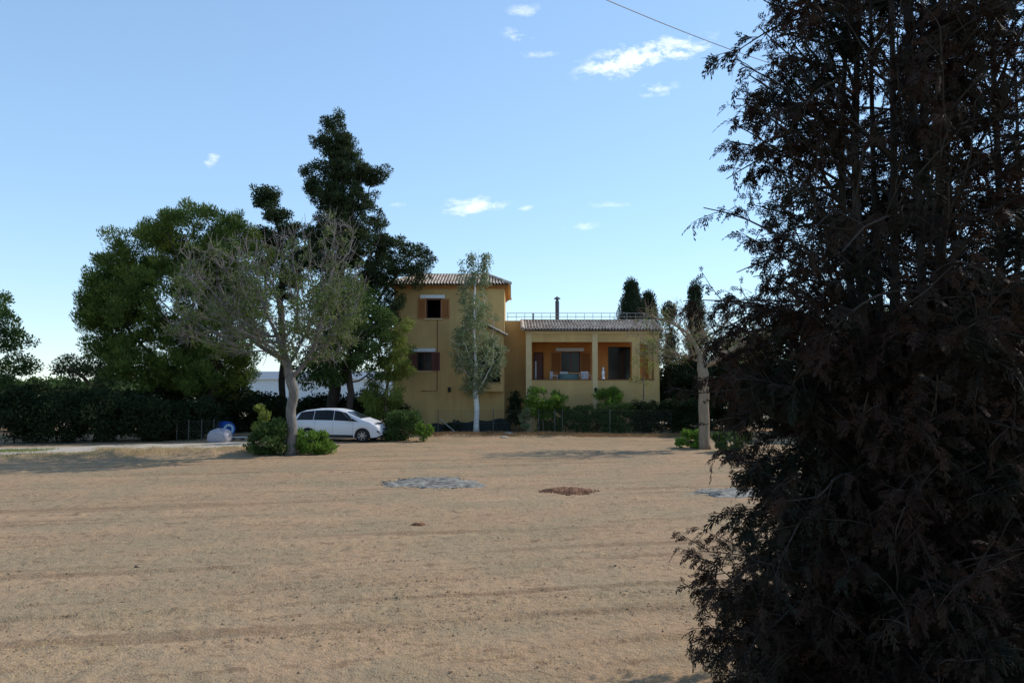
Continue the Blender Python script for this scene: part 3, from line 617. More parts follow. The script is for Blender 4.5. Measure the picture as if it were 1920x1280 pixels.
for sd_ in (1, -1):
    cpatch('side_window', M['glass'], (-1.93, -1.75), (-1.09, -1.07), 4.12, 5.0, (sd_,)); cpatch('side_window', M['glass'], (-1.06, -1.04), (-.10, -.11), 4.12, 5.0, (sd_,))
    cpatch('side_window', M['glass'], (-.07, -.08), (.82, .30), 4.12, 5.0, (sd_,)); cpatch('side_window', M['glass'], (.84, .32), (1.18, .50), 4.12, 5.0, (sd_,))
    cpatch('headlight', M['lamp'], (1.72, 1.62), (2.06, 1.98), 3.0, 4.0, (sd_,)); cpatch('tail_light', M['red'], (-2.14, -2.10), (-1.98, -1.95), 3.0, 4.6, (sd_,))
    cpatch('door_handle', M['paint'], -.32, -.14, 3.35, 3.5, (sd_,), off=.03, n=3, nt=1); cpatch('door_handle', M['paint'], -1.12, -.96, 3.35, 3.5, (sd_,), off=.03, n=3, nt=1)
    for x in (-.98, -.1, .88): mb = MB(); mb.add([surf(x-.006, t/4, sd_, .003) for t in range(3, 17)]+[surf(x+.006, t/4, sd_, .003) for t in range(3, 17)], [(j, j+1, 14+j+1, 14+j) for j in range(13)]); mb.build('door_seam', M['metal'], car)
    cpatch('sill_strip', M['black'], -.9, .9, .05, .6, (sd_,), off=.008)
    mb = MB(); p = surf(.78, 4.3, sd_, .0); mb.lathe([(.001, -.08), (.07, -.07), (.10, 0), (.085, .06), (.001, .08)], 10, (p[0], p[1]+sd_*.13, p[2]+.05), 'x'); mb.box(p[0]-.03, p[0]+.03, min(p[1], p[1]+sd_*.1), max(p[1], p[1]+sd_*.1), p[2], p[2]+.04); mb.build('wing_mirror', M['black'], car, True)
cpatch('windscreen', M['glass'], .50, 1.20, 6.15, 8.0, (1, -1)); cpatch('rear_window', M['glass'], -2.08, -1.86, 6.1, 8.0, (1, -1))
mb = MB(); mb.box(2.145, 2.175, -.38, .38, .36, .50); mb.box(2.15, 2.18, -.3, .3, .58, .64); mb.build('grille', M['black'], car)
[cpatch('fog_lamp_recess', M['black'], 2.0, 2.13, 1.2, 1.9, (q,)) for q in (1, -1)]
mb = MB(); mb.box(2.176, 2.184, -.26, .26, .40, .48); mb.build('number_plate', M['white'], car)
for x in WX:
    for sd_ in (1, -1):
        c = (x, sd_*.79, .32); mb = MB(); y = .11
        mb.lathe([(.22, -y), (.30, -y), (.32, -y*.7), (.32, y*.7), (.30, y), (.22, y)], 28, c, 'y'); w = mb.build('wheel', M['rubber'], car, True)
        mb = MB(); mb.lathe([(.22, sd_*.09), (.20, sd_*.06), (.19, -sd_*.06)], 28, c, 'y'); mb.lathe([(.001, sd_*.085), (.05, sd_*.085), (.06, sd_*.05)], 14, c, 'y')
        for k in range(7):
            a = 2*math.pi*k/7; d = Vector((math.cos(a), 0, math.sin(a))); e = Vector((-math.sin(a), 0, math.cos(a))); p = Vector(c)+Vector((0, sd_*.07, 0))
            mb.add([p+d*.04+e*.03, p+d*.21+e*.02, p+d*.21-e*.02, p+d*.04-e*.03], [(0, 1, 2, 3)])
        mb.build('rim', M['alloy'], w); mb = MB(); mb.lathe([(.001, sd_*.01), (.2, sd_*.01)], 20, c, 'y'); mb.build('brake_disc', M['black'], w)
# place: nose right and a little towards the camera
cg = gp(634, 828); car.location = (cg.x, cg.y+.65, .01); car.rotation_euler = (0, 0, R(-8)); car.scale = (1.04, 1, 1)

# ================================================================ trees
def pos(px, Y): return (at(px, 700, Y).x, Y, 0)
# --- big stone pine left
Y = 44; EL = ell([(375, 440, 105, 50, 3.6), (270, 480, 60, 55, 3), (225, 560, 62, 60, 2.6), (330, 560, 140, 90, 4.2), (445, 480, 55, 60, 3), (200, 620, 50, 45, 2.4), (300, 670, 110, 55, 3.4), (430, 620, 70, 100, 3.6), (390, 700, 90, 50, 3), (178, 585, 28, 32, 1.5), (195, 500, 22, 30, 1.5)], Y)
C = sample(EL, 1050, .5)
tree('pine_tree', 'large broad green pine at the left, sunlit on top and dark below', 'tree', pos(402, Y), .30, 3.2, C,
     lambda c, nd: foliage(c, .50, 170, .22, .05, up=.9), 'bark_dark', lf='pine', step=.6)
# --- tall ragged conifer
Y = 44.6; EL = ell([(632, 228, 26, 22, .8), (622, 268, 40, 24, 1.1), (610, 325, 42, 20, 1.4), (665, 325, 42, 24, 1.4), (720, 322, 14, 10, .6), (698, 332, 22, 14, .8), (640, 372, 66, 26, 1.8), (670, 415, 55, 34, 1.9), (640, 300, 24, 60, 1.2), (645, 345, 46, 90, 1.5), (628, 262, 28, 34, 1.0),
                    (632, 425, 46, 40, 1.7), (612, 480, 36, 40, 1.5), (735, 470, 34, 28, 1.4), (598, 352, 24, 18, 1), (660, 520, 70, 40, 2), (690, 462, 48, 34, 2), (640, 470, 45, 45, 1.8), (715, 505, 36, 30, 1.6), (785, 485, 32, 24, 1.3), (765, 520, 45, 20, 1.3), (700, 570, 60, 45, 2), (640, 590, 50, 60, 2), (592, 440, 20, 22, 1)], Y)
C = sample(EL, 1150, .35)
tree('tall_conifer', 'tall ragged dark conifer rising above all beside the house roof', 'tree', pos(625, Y), .34, 6.0, C,
     lambda c, nd: foliage(c, .33, 105, .17, .05, up=.4), 'bark_dark', lf='conifer', step=.5, bend=.25)
Y = 47; EL = ell([(497, 368, 24, 20, .8), (512, 400, 26, 20, .9), (482, 355, 12, 8, .5), (550, 432, 34, 18, 1), (510, 450, 30, 30, 1.2), (530, 520, 40, 50, 1.5), (570, 480, 25, 30, 1)], Y)
tree('slim_conifer', 'slimmer dark conifer whose tufted tip stands left of the tallest tree', 'tree', pos(530, Y), .2, 6.0, sample(EL, 170, .4),
     lambda c, nd: foliage(c, .42, 130, .17, .07), 'bark_dark', lf='conifer', step=.5)
# --- leafy evergreens between pine and house
Y = 42; EL = ell([(590, 690, 45, 32, 1.4), (640, 640, 55, 55, 1.7), (690, 660, 42, 60, 1.5), (640, 560, 60, 40, 1.7), (700, 590, 35, 40, 1.4), (620, 700, 40, 25, 1.2)], Y)
tree('broadleaf_tree', 'mid green leafy tree over the car, trunk dark behind the hedge', 'tree', pos(655, Y), .18, 2.4, sample(EL, 210, .4),
     lambda c, nd: foliage(c, .45, 120, .17, .08, up=-.2), 'bark_dark', lf='mid', step=.5)
Y = 43; EL = ell([(748, 610, 20, 45, .8), (752, 670, 24, 50, .9), (728, 650, 26, 60, 1), (725, 730, 26, 45, 1), (700, 750, 28, 45, 1)], Y)
tree('weeping_tree', 'yellow green drooping tree against the left corner of the house', 'tree', pos(725, Y), .10, 1.6, sample(EL, 90, .5),
     lambda c, nd: foliage(c, .38, 130, .22, .045, up=-.4, droop=.6), 'bark_mid', lf='yellowgreen', step=.4)
# --- big bare tree in the middle left
Y = 31.1; EL = ell([(520, 590, 130, 90, 2.8), (400, 560, 85, 60, 2.2), (640, 560, 55, 90, 2.2), (440, 490, 60, 50, 2), (540, 480, 50, 50, 2), (625, 450, 45, 60, 1.6), (360, 500, 40, 40, 1.5), (590, 640, 90, 50, 2.4), (380, 620, 65, 35, 2), (450, 650, 70, 30, 2)], Y)
C = sample(EL, 1200, .35)
def bareleaf(c, nd):
    nd = nd[nd[:, 2] > 3.4]; nz_ = nd[rng.random(len(nd)) < np.clip(1.3-(nd[:, 2]-3.4)/5.0, .08, 1)*np.where(vnoise(nd[:, 0]*.8, nd[:, 2]*.8, 5) > .40, .95, .4)]
    return foliage(nz_, .27, 26, .13, .055, up=.1)
tree('bare_tree', 'wide half bare tree with pale grey branches in front of the car', 'tree', gp(546, 853), .20, 2.9, C, bareleaf, 'bark_grey', lf='olive', step=.25, rmin=.013, trop=.2, twigs=2, p=2.0)
# --- right pollarded tree
Y = 34.6; EL = ell([(1215, 630, 40, 50, 1.2), (1240, 665, 40, 18, 1.2), (1400, 665, 40, 18, 1.2), (1330, 640, 110, 40, 2.0), (1270, 640, 70, 50, 1.7), (1380, 630, 70, 50, 1.7), (1320, 600, 90, 35, 1.8), (1250, 590, 60, 25, 1.4)], Y)
C = sample(EL, 900, .35)
def rleaf(c, nd):
    nd = nd[nd[:, 2] > 3.6]; nd = nd[rng.random(len(nd)) < .30]; return foliage(nd, .24, 15, .11, .05)
tree('pollarded_tree', 'thick tan trunk with a flat crown of bare twigs at the right', 'tree', gp(1321, 842), .235, 3.3, C, rleaf, 'bark_tan', lf='olive', step=.22, rmin=.008, bend=.03, trop=.0, twigs=2, p=1.75)
# --- white trunked poplar
Y = 43.4; EL = ell([(893, 560, 30, 60, .9), (897, 620, 42, 60, 1.2), (900, 680, 44, 50, 1.3), (870, 660, 26, 50, 1), (890, 720, 26, 22, .8), (928, 670, 20, 50, .8)], Y)
C = np.concatenate([sample(EL, 330, .35), sample(ell([(884, 505, 5, 30, .2), (907, 500, 6, 30, .2), (913, 490, 3, 20, .15), (868, 515, 4, 24, .2)], Y), 44, 0)])
tree('white_poplar', 'slender pale tree with white trunk and grey green leaves before the house', 'tree', gp(893, 813), .15, 2.3, C,
     lambda c, nd: foliage(c, .28, 42, .11, .065, up=-.3), 'bark_white', lf='greygreen', step=.35, rmin=.008, trop=.35, bend=.05, p=1.3, twigs=1)
# --- far left tree
Y = 43; EL = ell([(-20, 620, 50, 60, 2), (15, 600, 22, 40, 1.2), (35, 640, 26, 25, 1), (0, 690, 45, 40, 1.8), (-40, 560, 40, 40, 2)], Y)
tree('left_edge_tree', 'dark leafy tree cut off by the left edge', 'tree', pos(-25, Y), .2, 2, sample(EL, 90, .5), lambda c, nd: foliage(c, .45, 120, .17, .08), 'bark_dark', lf='mid', step=.5)
Y = 52; EL = ell([(160, 685, 50, 22, 2), (130, 700, 22, 16, 1.2), (215, 700, 35, 25, 2)], Y)
tree('low_dark_tree', 'low wide dark tree under the left side of the pine', 'tree', pos(175, Y), .2, 1.6, sample(EL, 60, .5), lambda c, nd: foliage(c, .5, 110, .18, .08), 'bark_dark', lf='pinedark', step=.5)
# --- cypresses and dark trees on the right behind the house
def cypress(px, Y, top, w, label, lf='cypress', n=240, name='cypress'):
    b = pos(px, Y); H = at(px, top, Y).z; r = w/2*Y/F; C = []
    for i in range(n):
        z = .5+(H-.7)*random.random(); q = z/H; rr = r*min(1, (1-q)*3.0+.10)*math.sqrt(random.random()); a = random.random()*6.28; C.append((b[0]+rr*math.cos(a), Y+rr*math.sin(a), z))
    return tree(name, label, 'cypress', b, .14, H*.6, np.array(C), lambda c, nd: foliage(c, .38, 190, .16, .05, up=1.2, flat=1.3), 'bark_dark', lf=lf, step=.6, group='cypresses behind the house')
cypress(1186, 56, 526, 56, 'pointed dark cypress rising just right of the flue pipe'); cypress(1216, 57, 550, 44, 'blunter dark cypress close against the tallest cypress, on its right')
cypress(1305, 52, 533, 30, 'narrow dark cypress standing behind the pollarded tree crown', n=150); cypress(1256, 50, 572, 16, 'small thin cypress between the house and pollarded tree', n=45)
def bush(name, label, cat, px, Yb, ellipses, n, lf, rc=.32, nl=110, ll=.13, lw=.06, up=.3, bark='bark_mid', group=None, Rr=.05, fork=.3, base=None):
    EL = ell(ellipses, Yb); C = sample(EL, n, .5); C[:, 2] = np.maximum(C[:, 2], .15)
    return tree(name, label, cat, base or pos(px, Yb), Rr, fork, C, lambda c, nd: foliage(c, rc, nl, ll, lw, up=up), bark, lf=lf, step=.3, group=group, trunkname='stem', crownname='foliage', bend=.02)
# dark trees right of the house
for i, (px, Yb, E, lb) in enumerate((
    (1275, 47, [(1275, 740, 45, 60, 1.6), (1290, 700, 40, 30, 1.5)], 'dark evergreen shrub tree between the porch and pollarded trunk'),
    (1370, 47, [(1370, 730, 60, 75, 2), (1390, 660, 50, 40, 2)], 'dark evergreen behind the right side of the pollarded trunk'),
    (1480, 45, [(1480, 720, 80, 90, 2.2), (1490, 640, 60, 50, 2)], 'dark evergreen seen through the left part of the brown cypress'),
    (1620, 42, [(1620, 700, 110, 110, 2.8), (1640, 620, 80, 60, 2)], 'dark evergreen wholly behind the brown cypress stems'),
    (1780, 38, [(1780, 690, 120, 120, 2.8), (1800, 600, 80, 50, 2)], 'dark evergreen behind the right side of the brown cypress'),
    (1920, 34, [(1930, 690, 110, 130, 2.8), (1900, 600, 60, 50, 2)], 'dark evergreen at the right edge behind the brown cypress'))):
    EL = ell(E, Yb); tree('dark_evergreen', lb, 'tree', pos(px, Yb), .15, 1.2, sample(EL, 190, .4), lambda c, nd: foliage(c, .5, 120, .18, .09), 'bark_dark', lf='dark' if i < 3 else 'mid', step=.5, group='dark trees right of the house')
Y = 26; EL = ell([(1860, 565, 60, 30, 1.2), (1740, 590, 45, 28, 1.1), (1800, 620, 90, 40, 1.5)], Y)
tree('sunlit_tree', 'yellow green sunlit tree top glimpsed through the brown cypress', 'tree', pos(1800, Y), .12, 2.5, sample(EL, 70, .5), lambda c, nd: foliage(c, .3, 80, .13, .06), 'bark_mid', lf='yellowgreen', step=.4)
# --- shrubs round the trunks
g = gp(502, 853); bush('oleander_bush', 'green bush at the left foot of the big bare tree', 'bush', 0, g.y-.2, [(500, 828, 32, 28, .8), (515, 808, 22, 18, .6), (482, 845, 18, 12, .5)], 55, 'mid', rc=.24, nl=90, ll=.16, lw=.05, up=1, base=tuple(g))
g = gp(590, 850); bush('oleander_bush', 'yellow tipped green bush at the right foot of the bare tree', 'bush', 0, g.y-.2, [(590, 830, 34, 22, .8), (580, 815, 24, 12, .6), (610, 838, 18, 14, .5)], 50, 'bright', rc=.22, nl=80, ll=.16, lw=.045, up=1, base=tuple(g))
g = gp(490, 838); bush('cactus_like_bush', 'pale yellow green bush lit behind the left bush', 'bush', 490, 36.5, [(487, 780, 14, 20, .5), (493, 800, 10, 12, .4)], 16, 'yellowgreen', rc=.22, nl=60, ll=.18, lw=.09, up=1)
g = gp(1296, 840); bush('low_bush', 'small bright green bush left of the pollarded trunk', 'bush', 0, g.y, [(1296, 825, 28, 14, .6)], 24, 'bright', rc=.2, nl=80, ll=.15, lw=.06, up=1, base=tuple(g))
g = gp(1372, 848); bush('low_bush', 'green bush right of the pollarded trunk behind cypress sprigs', 'bush', 0, g.y, [(1372, 828, 34, 20, .7)], 30, 'mid', rc=.2, nl=80, ll=.15, lw=.05, up=1, base=tuple(g))
bush('garden_bush', 'dark green bush just right of the car nose', 'bush', 760, 38.6, [(755, 795, 34, 30, 1.0), (740, 810, 22, 22, .8), (770, 785, 18, 18, .7)], 60, 'mid', rc=.28, nl=100)
bush('small_lit_bush', 'small yellow green bush at the right end of the dark bush', 'bush', 795, 38.0, [(796, 808, 13, 15, .4)], 16, 'bright', rc=.18, nl=60)
# --- dark bush row on the left
lbl = ['dark bush at the left edge beyond the track', 'dark bush second from the left edge beyond the track', 'dark bush third from the left, below the low dark tree', 'dark bush below the pine, left of its trunk', 'dark bush just left of the pale bag', 'dark bush behind the pale bag and blue drum']
for i, (px, Yb, tp) in enumerate(((30, 37.0, 735), (110, 37.4, 742), (190, 37.8, 738), (270, 38.2, 748), (345, 39.5, 758), (430, 44.5, 725))):
    bush('hedge_bush', lbl[i], 'bush', px, Yb, [(px, (tp+832)/2, 52, (832-tp)/2, 1.3), (px+18, (tp+815)/2, 45, (832-tp)/2.1, 1.2)], 85, 'dark', rc=.4, nl=110, ll=.15, lw=.07, group='dark bushes beyond the track')
for i, (px, tp) in enumerate(((-20, 722), (90, 718), (200, 722), (310, 715), (380, 705), (470, 735), (560, 745), (630, 745), (700, 742))):
    bush('rear_hedge_bush', ['tall rear bush behind the left edge bush', 'tall rear bush below the gap of open sky', 'tall rear bush under the low dark tree', 'tall rear bush under the left half of the pine', 'tall rear bush around the pine trunk', 'tall rear bush left of the bare tree trunk', 'hedge bush right behind the car roof, rear end', 'hedge bush right behind the middle of the car', 'hedge bush behind the car nose'][i], 'bush', px, 46, [(px, (tp+800)/2, 68, (800-tp)/2, 1.4)], 75, 'dark', rc=.5, nl=110, ll=.18, lw=.09, group='taller bushes of the rear hedge', fork=.5, Rr=.08)
# --- garden in front of the house
bush('citrus_tree', 'bright leafy little tree on a thin stem left of the porch', 'tree', 1018, 43, [(1020, 745, 34, 24, .9), (1010, 765, 26, 20, .8), (1045, 752, 16, 18, .6)], 60, 'bright', rc=.28, nl=70, ll=.15, lw=.075, Rr=.06, fork=1.0)
bush('round_shrub', 'bright round shrub clipped below the middle porch column', 'bush', 1139, 44.3, [(1139, 743, 27, 18, .7)], 34, 'bright', rc=.25, nl=90, Rr=.05, fork=1.4)
bush('young_tree', 'thin yellow leaved young tree before the right porch wall', 'tree', 1205, 44, [(1202, 700, 22, 35, .7), (1195, 735, 12, 18, .4), (1215, 655, 14, 25, .4)], 26, 'yellowgreen', rc=.3, nl=22, ll=.11, lw=.06, Rr=.04, fork=1.5)
bush('dark_cypress_shrub', 'dark upright shrub where the tower meets the wing', 'bush', 968, 44.4, [(966, 772, 13, 32, .5)], 30, 'dark', rc=.25, nl=90, up=1)
bush('grey_shrub', 'small grey green spiky plant left of the citrus stem', 'plant', 985, 42.4, [(986, 785, 10, 20, .35)], 20, 'greygreen', rc=.18, nl=60, ll=.2, lw=.035, up=1.2)
def hedge(name, label, x0, x1, Yh, h, d, lf, n):
    c = Vector(((x0+x1)/2, Yh, 0)); P = np.stack([rng.uniform(x0, x1, n), rng.uniform(Yh-d/2, Yh+d/2, n), rng.uniform(.1, h-.1, n)], 1)
    root = empty(name, c); tag(root, label, 'hedge'); V, Fc = foliage(P, .26, 90, .12, .06, up=.4); npobj('foliage', V-np.array(c), Fc, M[lf], root)
    mb = MB()
    for i in range(int((x1-x0)/.6)): x = x0+.3+i*.6-c.x; mb.tube([(x, 0, 0), (x+.05, .05, h*.5), (x-.08, -.05, h*.85)], [.03, .022, .008], 5)
    mb.build('stems', M['bark_dark'], root); return root
hedge('hedge', 'clipped hedge below the porch with a sunlit yellowish top', at(1010, 700, 43.3).x, at(1192, 700, 43.3).x, 43.4, 1.75, .8, 'mid', 210)
hedge('hedge', 'taller dark hedge from the porch corner to the pollarded trunk', at(1190, 700, 43).x, at(1335, 700, 43).x, 43.2, 1.95, .9, 'dark', 190)
hedge('tall_hedge', 'high dark hedge closing the view right of the house, behind the brown cypress', at(1245, 700, 50).x, at(1990, 700, 50).x, 50, 3.4, 1.6, 'dark', 520)
bush('leafy_plant', 'dull green plant at the foot of the tower left of the white trunk', 'plant', 845, 44.8, [(850, 800, 18, 8, .4)], 14, 'dark', rc=.2, nl=60)
# thin near-black sheet standing along the foot of the tower, fence posts and wires
def fence(name, label, px0, px1, Yf, h, posts):
    x0, x1 = at(px0, 700, Yf).x, at(px1, 700, Yf).x; r = empty(name, ((x0+x1)/2, Yf, 0)); tag(r, label, 'fence'); ox = (x0+x1)/2
    for p in posts: x = at(p, 700, Yf).x-ox; mb = MB(); mb.tube([(x, 0, -.1), (x, 0, h+.08)], .022, 7); mb.build('post', M['post'], r)
    mb = MB()
    for z in (.08, h/2, h): mb.tube([(x0-ox, 0, z), (x1-ox, 0, z)], .005, 3)
    n = int((x1-x0)/.2)
    for i in range(-int(h/.2), n):
        for s in (1, -1):
            xa = x0-ox+i*.2 if s > 0 else x0-ox+i*.2+h; xb = xa+s*h; za, zb = 0.05, h
            def cl(x): return max(x0-ox, min(x1-ox, x))
            ca, cb = cl(xa), cl(xb)
            if abs(cb-ca) < .02: continue
            mb.tube([(ca, s*.004, za+(ca-xa)/(xb-xa)*(zb-za)), (cb, s*.004, za+(cb-xa)/(xb-xa)*(zb-za))], .0028, 3, cap=False)
    mb.build('wire_mesh', M['post'], r); return r, ox
fence('wire_fence', 'thin wire fence along the garden between bare ground and hedge', 815, 1260, 42.3, 1.35, (822, 925, 1010, 1040, 1054, 1143))
fence('wire_fence', 'thin wire fence in the dark left of the pale bag', 330, 412, 38.2, 1.0, (334, 356, 380, 403))
x0, x1 = at(805, 700, 45).x, at(958, 700, 45).x; mb = MB(); n = 40
for i in range(n+1):
    x = x0+(x1-x0)*i/n; y = 44.8+.05*math.sin(i*.9); mb.v += [(x-x0, y-44.8, 0), (x-x0, y-44.8+.03, .45+.35*i/n+.05*math.sin(i*.6)), (x-x0, y-44.8+.05, 0), (x-x0, y-44.8+.045, .45+.35*i/n+.05*math.sin(i*.6))]
for i in range(n): a = i*4; mb.f += [(a, a+4, a+5, a+1), (a+2, a+3, a+7, a+6), (a+1, a+5, a+7, a+3)]
o = mb.build('low_dark_sheet', M['darksheet']); o.location = (x0, 44.8, 0); tag(o, 'low black sheet along the foot of the tower wall', 'shade net')
a, b = at(824, 785, 42.0), at(860, 813, 41.9); mb = MB(); mb.tube([(0, 0, a.z), (b.x-a.x, 0, .03)], .03, 7); o = mb.build('leaning_pole', M['metal']); o.location = (a.x, 42.05, 0); tag(o, 'grey pole leaning on the wire fence left of the white trunk', 'pole')
# stones by the bank
for i, (px, py, s, lb) in enumerate(((953, 818, .22, 'pale stone on the earth bank below the dark upright shrub'), (945, 821, .15, 'smaller pale stone just left of the larger pale stone'), (1012, 817, .14, 'small pale stone in front of the citrus stem'))):
    g = gp(px, py); mb = MB(); n = 8; vv = []
    for k, (rr_, zz) in enumerate(((.75, -.1), (1, .15), (.8, .5), (.3, .7))):
        for j in range(n): w = 2*math.pi*j/n; q = rr_*(1+.2*math.sin(j*2.3+k+i)); vv.append((math.cos(w)*s*1.4*q, math.sin(w)*s*q, zz*s*(1+.1*math.sin(j*1.7))))
    mb.add(vv, [(k*n+j, k*n+(j+1) % n, (k+1)*n+(j+1) % n, (k+1)*n+j) for k in range(3) for j in range(n)]+[tuple(range(3*n, 4*n))]); o = mb.build('stone', M['gravel']); o.location = (g.x, g.y, float(bank(np.array(g.x), np.array(g.y)))); tag(o, lb, 'stone')
# bulk bag, blue drum, white board
g = gp(408, 831); mb = MB(); n = 24; vv = []
prof = [(.60, 0), (.66, .08), (.68, .28), (.64, .46), (.52, .60), (.30, .67), (.001, .68)]
for k, (rr_, zz) in enumerate(prof):
    for j in range(n):
        w = 2*math.pi*j/n; sq = 1/max(abs(math.cos(w)), abs(math.sin(w)))**.6; q = rr_*sq*(1+.03*math.sin(5*w+k)+.02*math.sin(11*w+2*k)); vv.append((math.cos(w)*q*.92, math.sin(w)*q*.8, zz*(1+.06*math.sin(3*w+1))))
mb.add(vv, [(k*n+j, k*n+(j+1) % n, (k+1)*n+(j+1) % n, (k+1)*n+j) for k in range(len(prof)-1) for j in range(n)]); o = mb.build('bulk_bag', M['greycloth'], smooth=True); o.location = (g.x, g.y+.3, .06); o.scale = (.85, .85, .9); tag(o, 'squat pale grey woven bag full of something beside the track', 'bag')
d = empty('plastic_drum', (at(424, 700, 41.3).x, 41.3, .42)); tag(d, 'blue plastic drum lying on its side with pale end to the right', 'drum')
mb = MB(); mb.lathe([(.001, -.5), (.34, -.5), (.38, -.44), (.38, -.16), (.40, -.14), (.40, -.10), (.38, -.08), (.38, .22), (.40, .24), (.40, .28), (.38, .3), (.38, .46), (.35, .5), (.33, .47), (.001, .47)], 26, axis='x'); mb.build('drum_body', M['blue'], d, True)
mb = MB(); mb.lathe([(.16, .476), (.28, .476), (.28, .482), (.16, .482)], 26, axis='x'); mb.build('end_ring', M['lightblue'], d); mb = MB(); mb.lathe([(.001, .53), (.05, .53), (.05, .47)], 12, (0, .0, .2), 'x'); mb.build('bung', M['white'], d)
d.rotation_euler = (0, 0, R(-48))
for s_x in (-.3, .3): pass
mb = MB(); mb.box(-.42, .42, -.09, .09, 0, .035); mb.tube([(-.35, -.095, .017), (.35, -.095, .017)], .006, 4); o = mb.build('wooden_board', M['white']); g = at(446, 820, 38.5); o.location = (g.x, 38.5, .16); tag(o, 'narrow white board lying flat right of the pale bag', 'board')
mb = MB(); mb.box(-.3, -.15, -.08, .08, -.12, -.002); mb.box(.15, .3, -.08, .08, -.12, -.002); q = mb.build('support_block', M['bark_mid'], o)
# distant white farm building between the trunks
r = empty('farm_shed', (at(600, 700, 90).x, 90, 0)); tag(r, 'long white farm shed glimpsed far behind the bare tree', 'shed')
mb = MB(); wd = 9.5; mb.box(-wd, wd, 0, 8, 0, 3.15); mb.build('shed_wall', M['whitebox'], r)
mb = MB(); mb.add([(-wd-.3, -.4, 3.17), (wd+.3, -.4, 3.17), (wd+.3, 4, 4.1), (-wd-.3, 4, 4.1), (wd+.3, 8.4, 3.17), (-wd-.3, 8.4, 3.17)], [(0, 1, 2, 3), (3, 2, 4, 5), (0, 3, 5), (1, 4, 2)]); mb.build('shed_roof', M['metal'], r)
for x in (): mb = MB(); mb.box(x, x+1.2, -.02, -.003, 1.5, 2.7); mb.build('window', M['glass'], r)
# far off tree line
n = 2600; xs = rng.uniform(-260, 260, n); ys = 190+rng.normal(size=n)*14; hh = 1.0+2.6*vnoise(xs*.05, ys*.0, 77)+1.2*rng.random(n); V, Fc = foliage(np.stack([xs, ys, hh*rng.random(n)], 1), 1.5, 26, 1.0, .6)
tag(npobj('far_woodland', V, Fc, M['mid']), 'far off green tree line along the horizon', kind='stuff')
# overhead cable
a, b = at(1100, -16, 16), at(1345, 84, 21); mb = MB(); P = []
for i in range(-20, 60):
    t = i/20; p = a.lerp(b, t) if False else Vector((a.x+(b.x-a.x)*t, a.y+(b.y-a.y)*t, a.z+(b.z-a.z)*t+.10*(t*(t-1)))); P.append(p)
mb.tube(P, .011, 5); o = mb.build('overhead_cable', M['black']); tag(o, 'thin overhead cable crossing the sky towards the brown cypress', 'cable')

# ================================================================ brown cypress in the foreground
def frond(nt=8):                      # flat spray in local xy, axis +x, unit length
    q = []
    def rib(p, d, l, w): s = np.array((-d[1], d[0], 0)); q.append([p-s*w*.35, p+d*l*.45-s*w, p+d*l, p+d*l*.45+s*w])
    rib(np.zeros(3), np.array((1., 0, 0)), 1., .035)
    for i in range(nt):
        t = .08+.84*i/nt; s = 1 if i % 2 else -1; a = s*R(28+16*rng.random()); l = (.40*(1-t)+.14)*(.6+.7*rng.random()); p = np.array((t, 0, 0.)); d = np.array((math.cos(a), math.sin(a), 0.)); rib(p, d, l, .042)
        aa = a+random.choice((-1, 1))*R(30); pp = p+d*l*.4; rib(pp, np.array((math.cos(aa), math.sin(aa), 0.)), l*.5, .036)
    return np.array(q)               # (m,4,3)
random.seed(3); rng = np.random.default_rng(3); FR = [frond() for _ in range(5)]
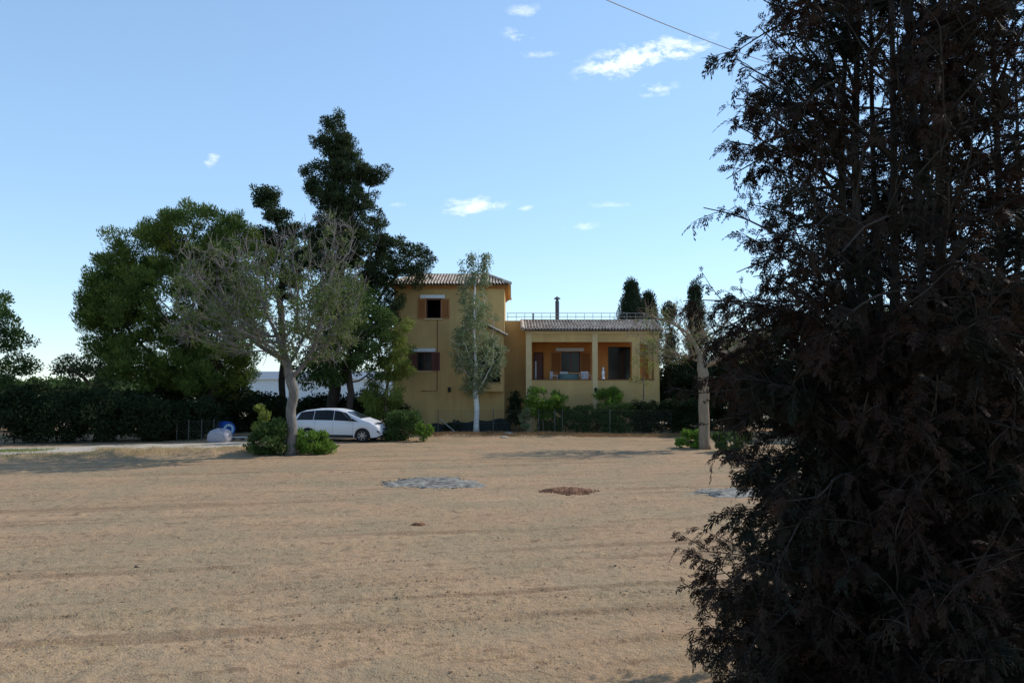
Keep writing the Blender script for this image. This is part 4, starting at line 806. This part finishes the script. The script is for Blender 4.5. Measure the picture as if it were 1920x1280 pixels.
def big_cypress(label, cx, cy, H, env, nb, stems, seed, nf=1.0, reach=()):
    global rng
    random.seed(seed*101+9); rng = np.random.default_rng(seed)
    root = empty('brown_cypress', (cx, cy, 0)); tag(root, label, 'cypress')
    mb = MB(); SP = []
    for k in range(stems):
        a = 6.28*k/stems+random.random(); r0 = .12; r1 = random.uniform(.25, .75); hgt = H*random.uniform(.75, 1.0); P = []
        for i in range(14):
            t = i/13; rr = r0+(r1-r0)*min(1, t*1.6)+.06*math.sin(t*9+k); P.append(Vector((math.cos(a)*rr, math.sin(a)*rr, hgt*t-.1)))
        mb.tube(P, [.065*(1-.85*i/13) for i in range(14)], 7); SP.append(P)
    Pf = []; Df = []; Sf = []
    for b in range(nb+len(reach)):
        P = random.choice(SP); i = min(12, int(13*random.random()**1.35)); t = random.random(); p0 = P[i].lerp(P[i+1], t); z = p0.z
        a = math.atan2(p0.y, p0.x)+random.gauss(0, .9); el = R(random.uniform(5, 62)); R_ = lerp(env, z)*random.uniform(.55, 1.08); rr = math.hypot(p0.x, p0.y); ln = max(.3, (R_-rr*math.cos(a-math.atan2(p0.y, p0.x))))
        if b >= nb:                                        # the long arms that stick out of the outline
            z, R_, a = reach[b-nb]; P = min(SP, key=lambda P: P[int(z/H*13)].x); i = min(12, int(z/H*13)); p0 = P[i].copy(); p0.z = z-.15; el = R(12); ln = R_-math.hypot(p0.x, p0.y)
        m = 8; Q = [p0]; d = Vector((math.cos(a)*math.cos(el), math.sin(a)*math.cos(el), math.sin(el))); bend_ = random.uniform(-.13, .05)
        for j in range(m): Q.append(Q[-1]+d*ln/m*1.1); d = (d+Vector((random.gauss(0, .11), random.gauss(0, .11), bend_))).normalized()
        mb.tube(Q, [.014*(1-.8*j/m)+.002 for j in range(m+1)], 4, cap=False)
        kz = lerp([(0, 1.35), (2.9, 1.3), (3.7, .72), (6, .50), (9, .45)], z)*random.uniform(.5, 1.5)
        for _ in range(int((3+ln*5.5)*kz*nf+.5)):          # side twigs, each carrying its own drooping sprays
            u = .10+.90*random.random()**.8; j = min(int(u*m), m-1); q = Q[j].lerp(Q[j+1], u*m-j); td = (Q[j+1]-Q[j]).normalized()
            v = Vector((random.gauss(0, 1), random.gauss(0, 1), random.gauss(.35, .8))).normalized(); td = (td*.75+v*.8).normalized(); l2 = random.uniform(.14, .42)
            T = [q]
            for jj in range(4): T.append(T[-1]+td*l2/4); td = (td+Vector((random.gauss(0, .1), random.gauss(0, .1), random.gauss(-.08, .08)))).normalized()
            mb.tube(T, [.005, .0045, .004, .003, .002], 3, cap=False)
            for _ in range(random.randint(6, 11)):
                w = random.random()*4; jj = min(int(w), 3); qq = T[jj].lerp(T[jj+1], w-jj); t2 = (T[jj+1]-T[jj]).normalized()
                dd = (t2*.8+Vector((random.gauss(0, .5), random.gauss(0, .5), random.gauss(-.22, .45)))).normalized(); Pf.append(qq); Df.append(dd); Sf.append(random.uniform(.06, .17))
    mb.build('stems', M['bark_dark'], root, True)
    Pf = np.array(Pf); Df = unit(np.array(Df)); Sf = np.array(Sf); n = len(Pf); up = rng.normal(size=(n, 3)); s1 = unit(np.cross(up, Df)); n1 = np.cross(Df, s1); allV = []
    which = rng.integers(0, len(FR), n)
    for k, fr in enumerate(FR):
        w = which == k; D_, S_, P_, sc = Df[w], s1[w], Pf[w], Sf[w]; N_ = n1[w]
        x = fr[None, ..., 0]; y = fr[None, ..., 1]; drop = -.42*x*x
        V = P_[:, None, None]+(D_[:, None, None]*x[..., None]+S_[:, None, None]*y[..., None])*sc[:, None, None, None]; V[..., 2] += drop*sc[:, None, None]
        V = V+N_[:, None, None]*((np.abs(y)*.25)[..., None])*sc[:, None, None, None]*rng.normal(size=(len(P_), 1, 1, 1))
        allV.append(V.reshape(-1, 3))
    V = np.concatenate(allV); npobj('foliage', V, np.arange(len(V)).reshape(-1, 4), M['brown'], root); return len(V)//4
env1 = [(0, 1.35), (.6, 1.5), (1.0, 1.65), (1.3, 1.6), (1.6, 1.35), (2.4, 1.5), (3.0, 1.45), (3.5, 1.65), (4.0, 1.72), (4.6, 1.36), (5.3, 1.28), (6.0, 1.1), (7.5, .85), (9, .2)]
env2 = [(0, 1.7), (2.5, 1.8), (5, 1.5), (7, 1.1), (9.5, .2)]
n1 = big_cypress('tall reddish brown cypress filling the right, its sprays reaching over the field', 3.20, 6.5, 8.6, env1, 860, 6, 1, reach=[(1.0, 1.5, 3.2), (1.1, 1.4, 3.1), (.85, 1.4, 3.3), (.5, 1.3, 3.2), (.3, 1.3, 3.35), (1.9, 1.25, 3.15), (3.75, 1.5, 3.14), (3.7, 1.4, 3.25), (5.0, 1.3, 3.2), (5.4, 1.25, 3.3), (2.6, 1.3, 3.2), (3.0, 1.35, 3.3), (2.3, 1.25, 3.35)])
n2 = big_cypress('second brown cypress behind the first, cut by the right edge', 4.75, 7.6, 9.0, env2, 520, 5, 2, nf=.9)
print('FROND QUADS', n1, n2)
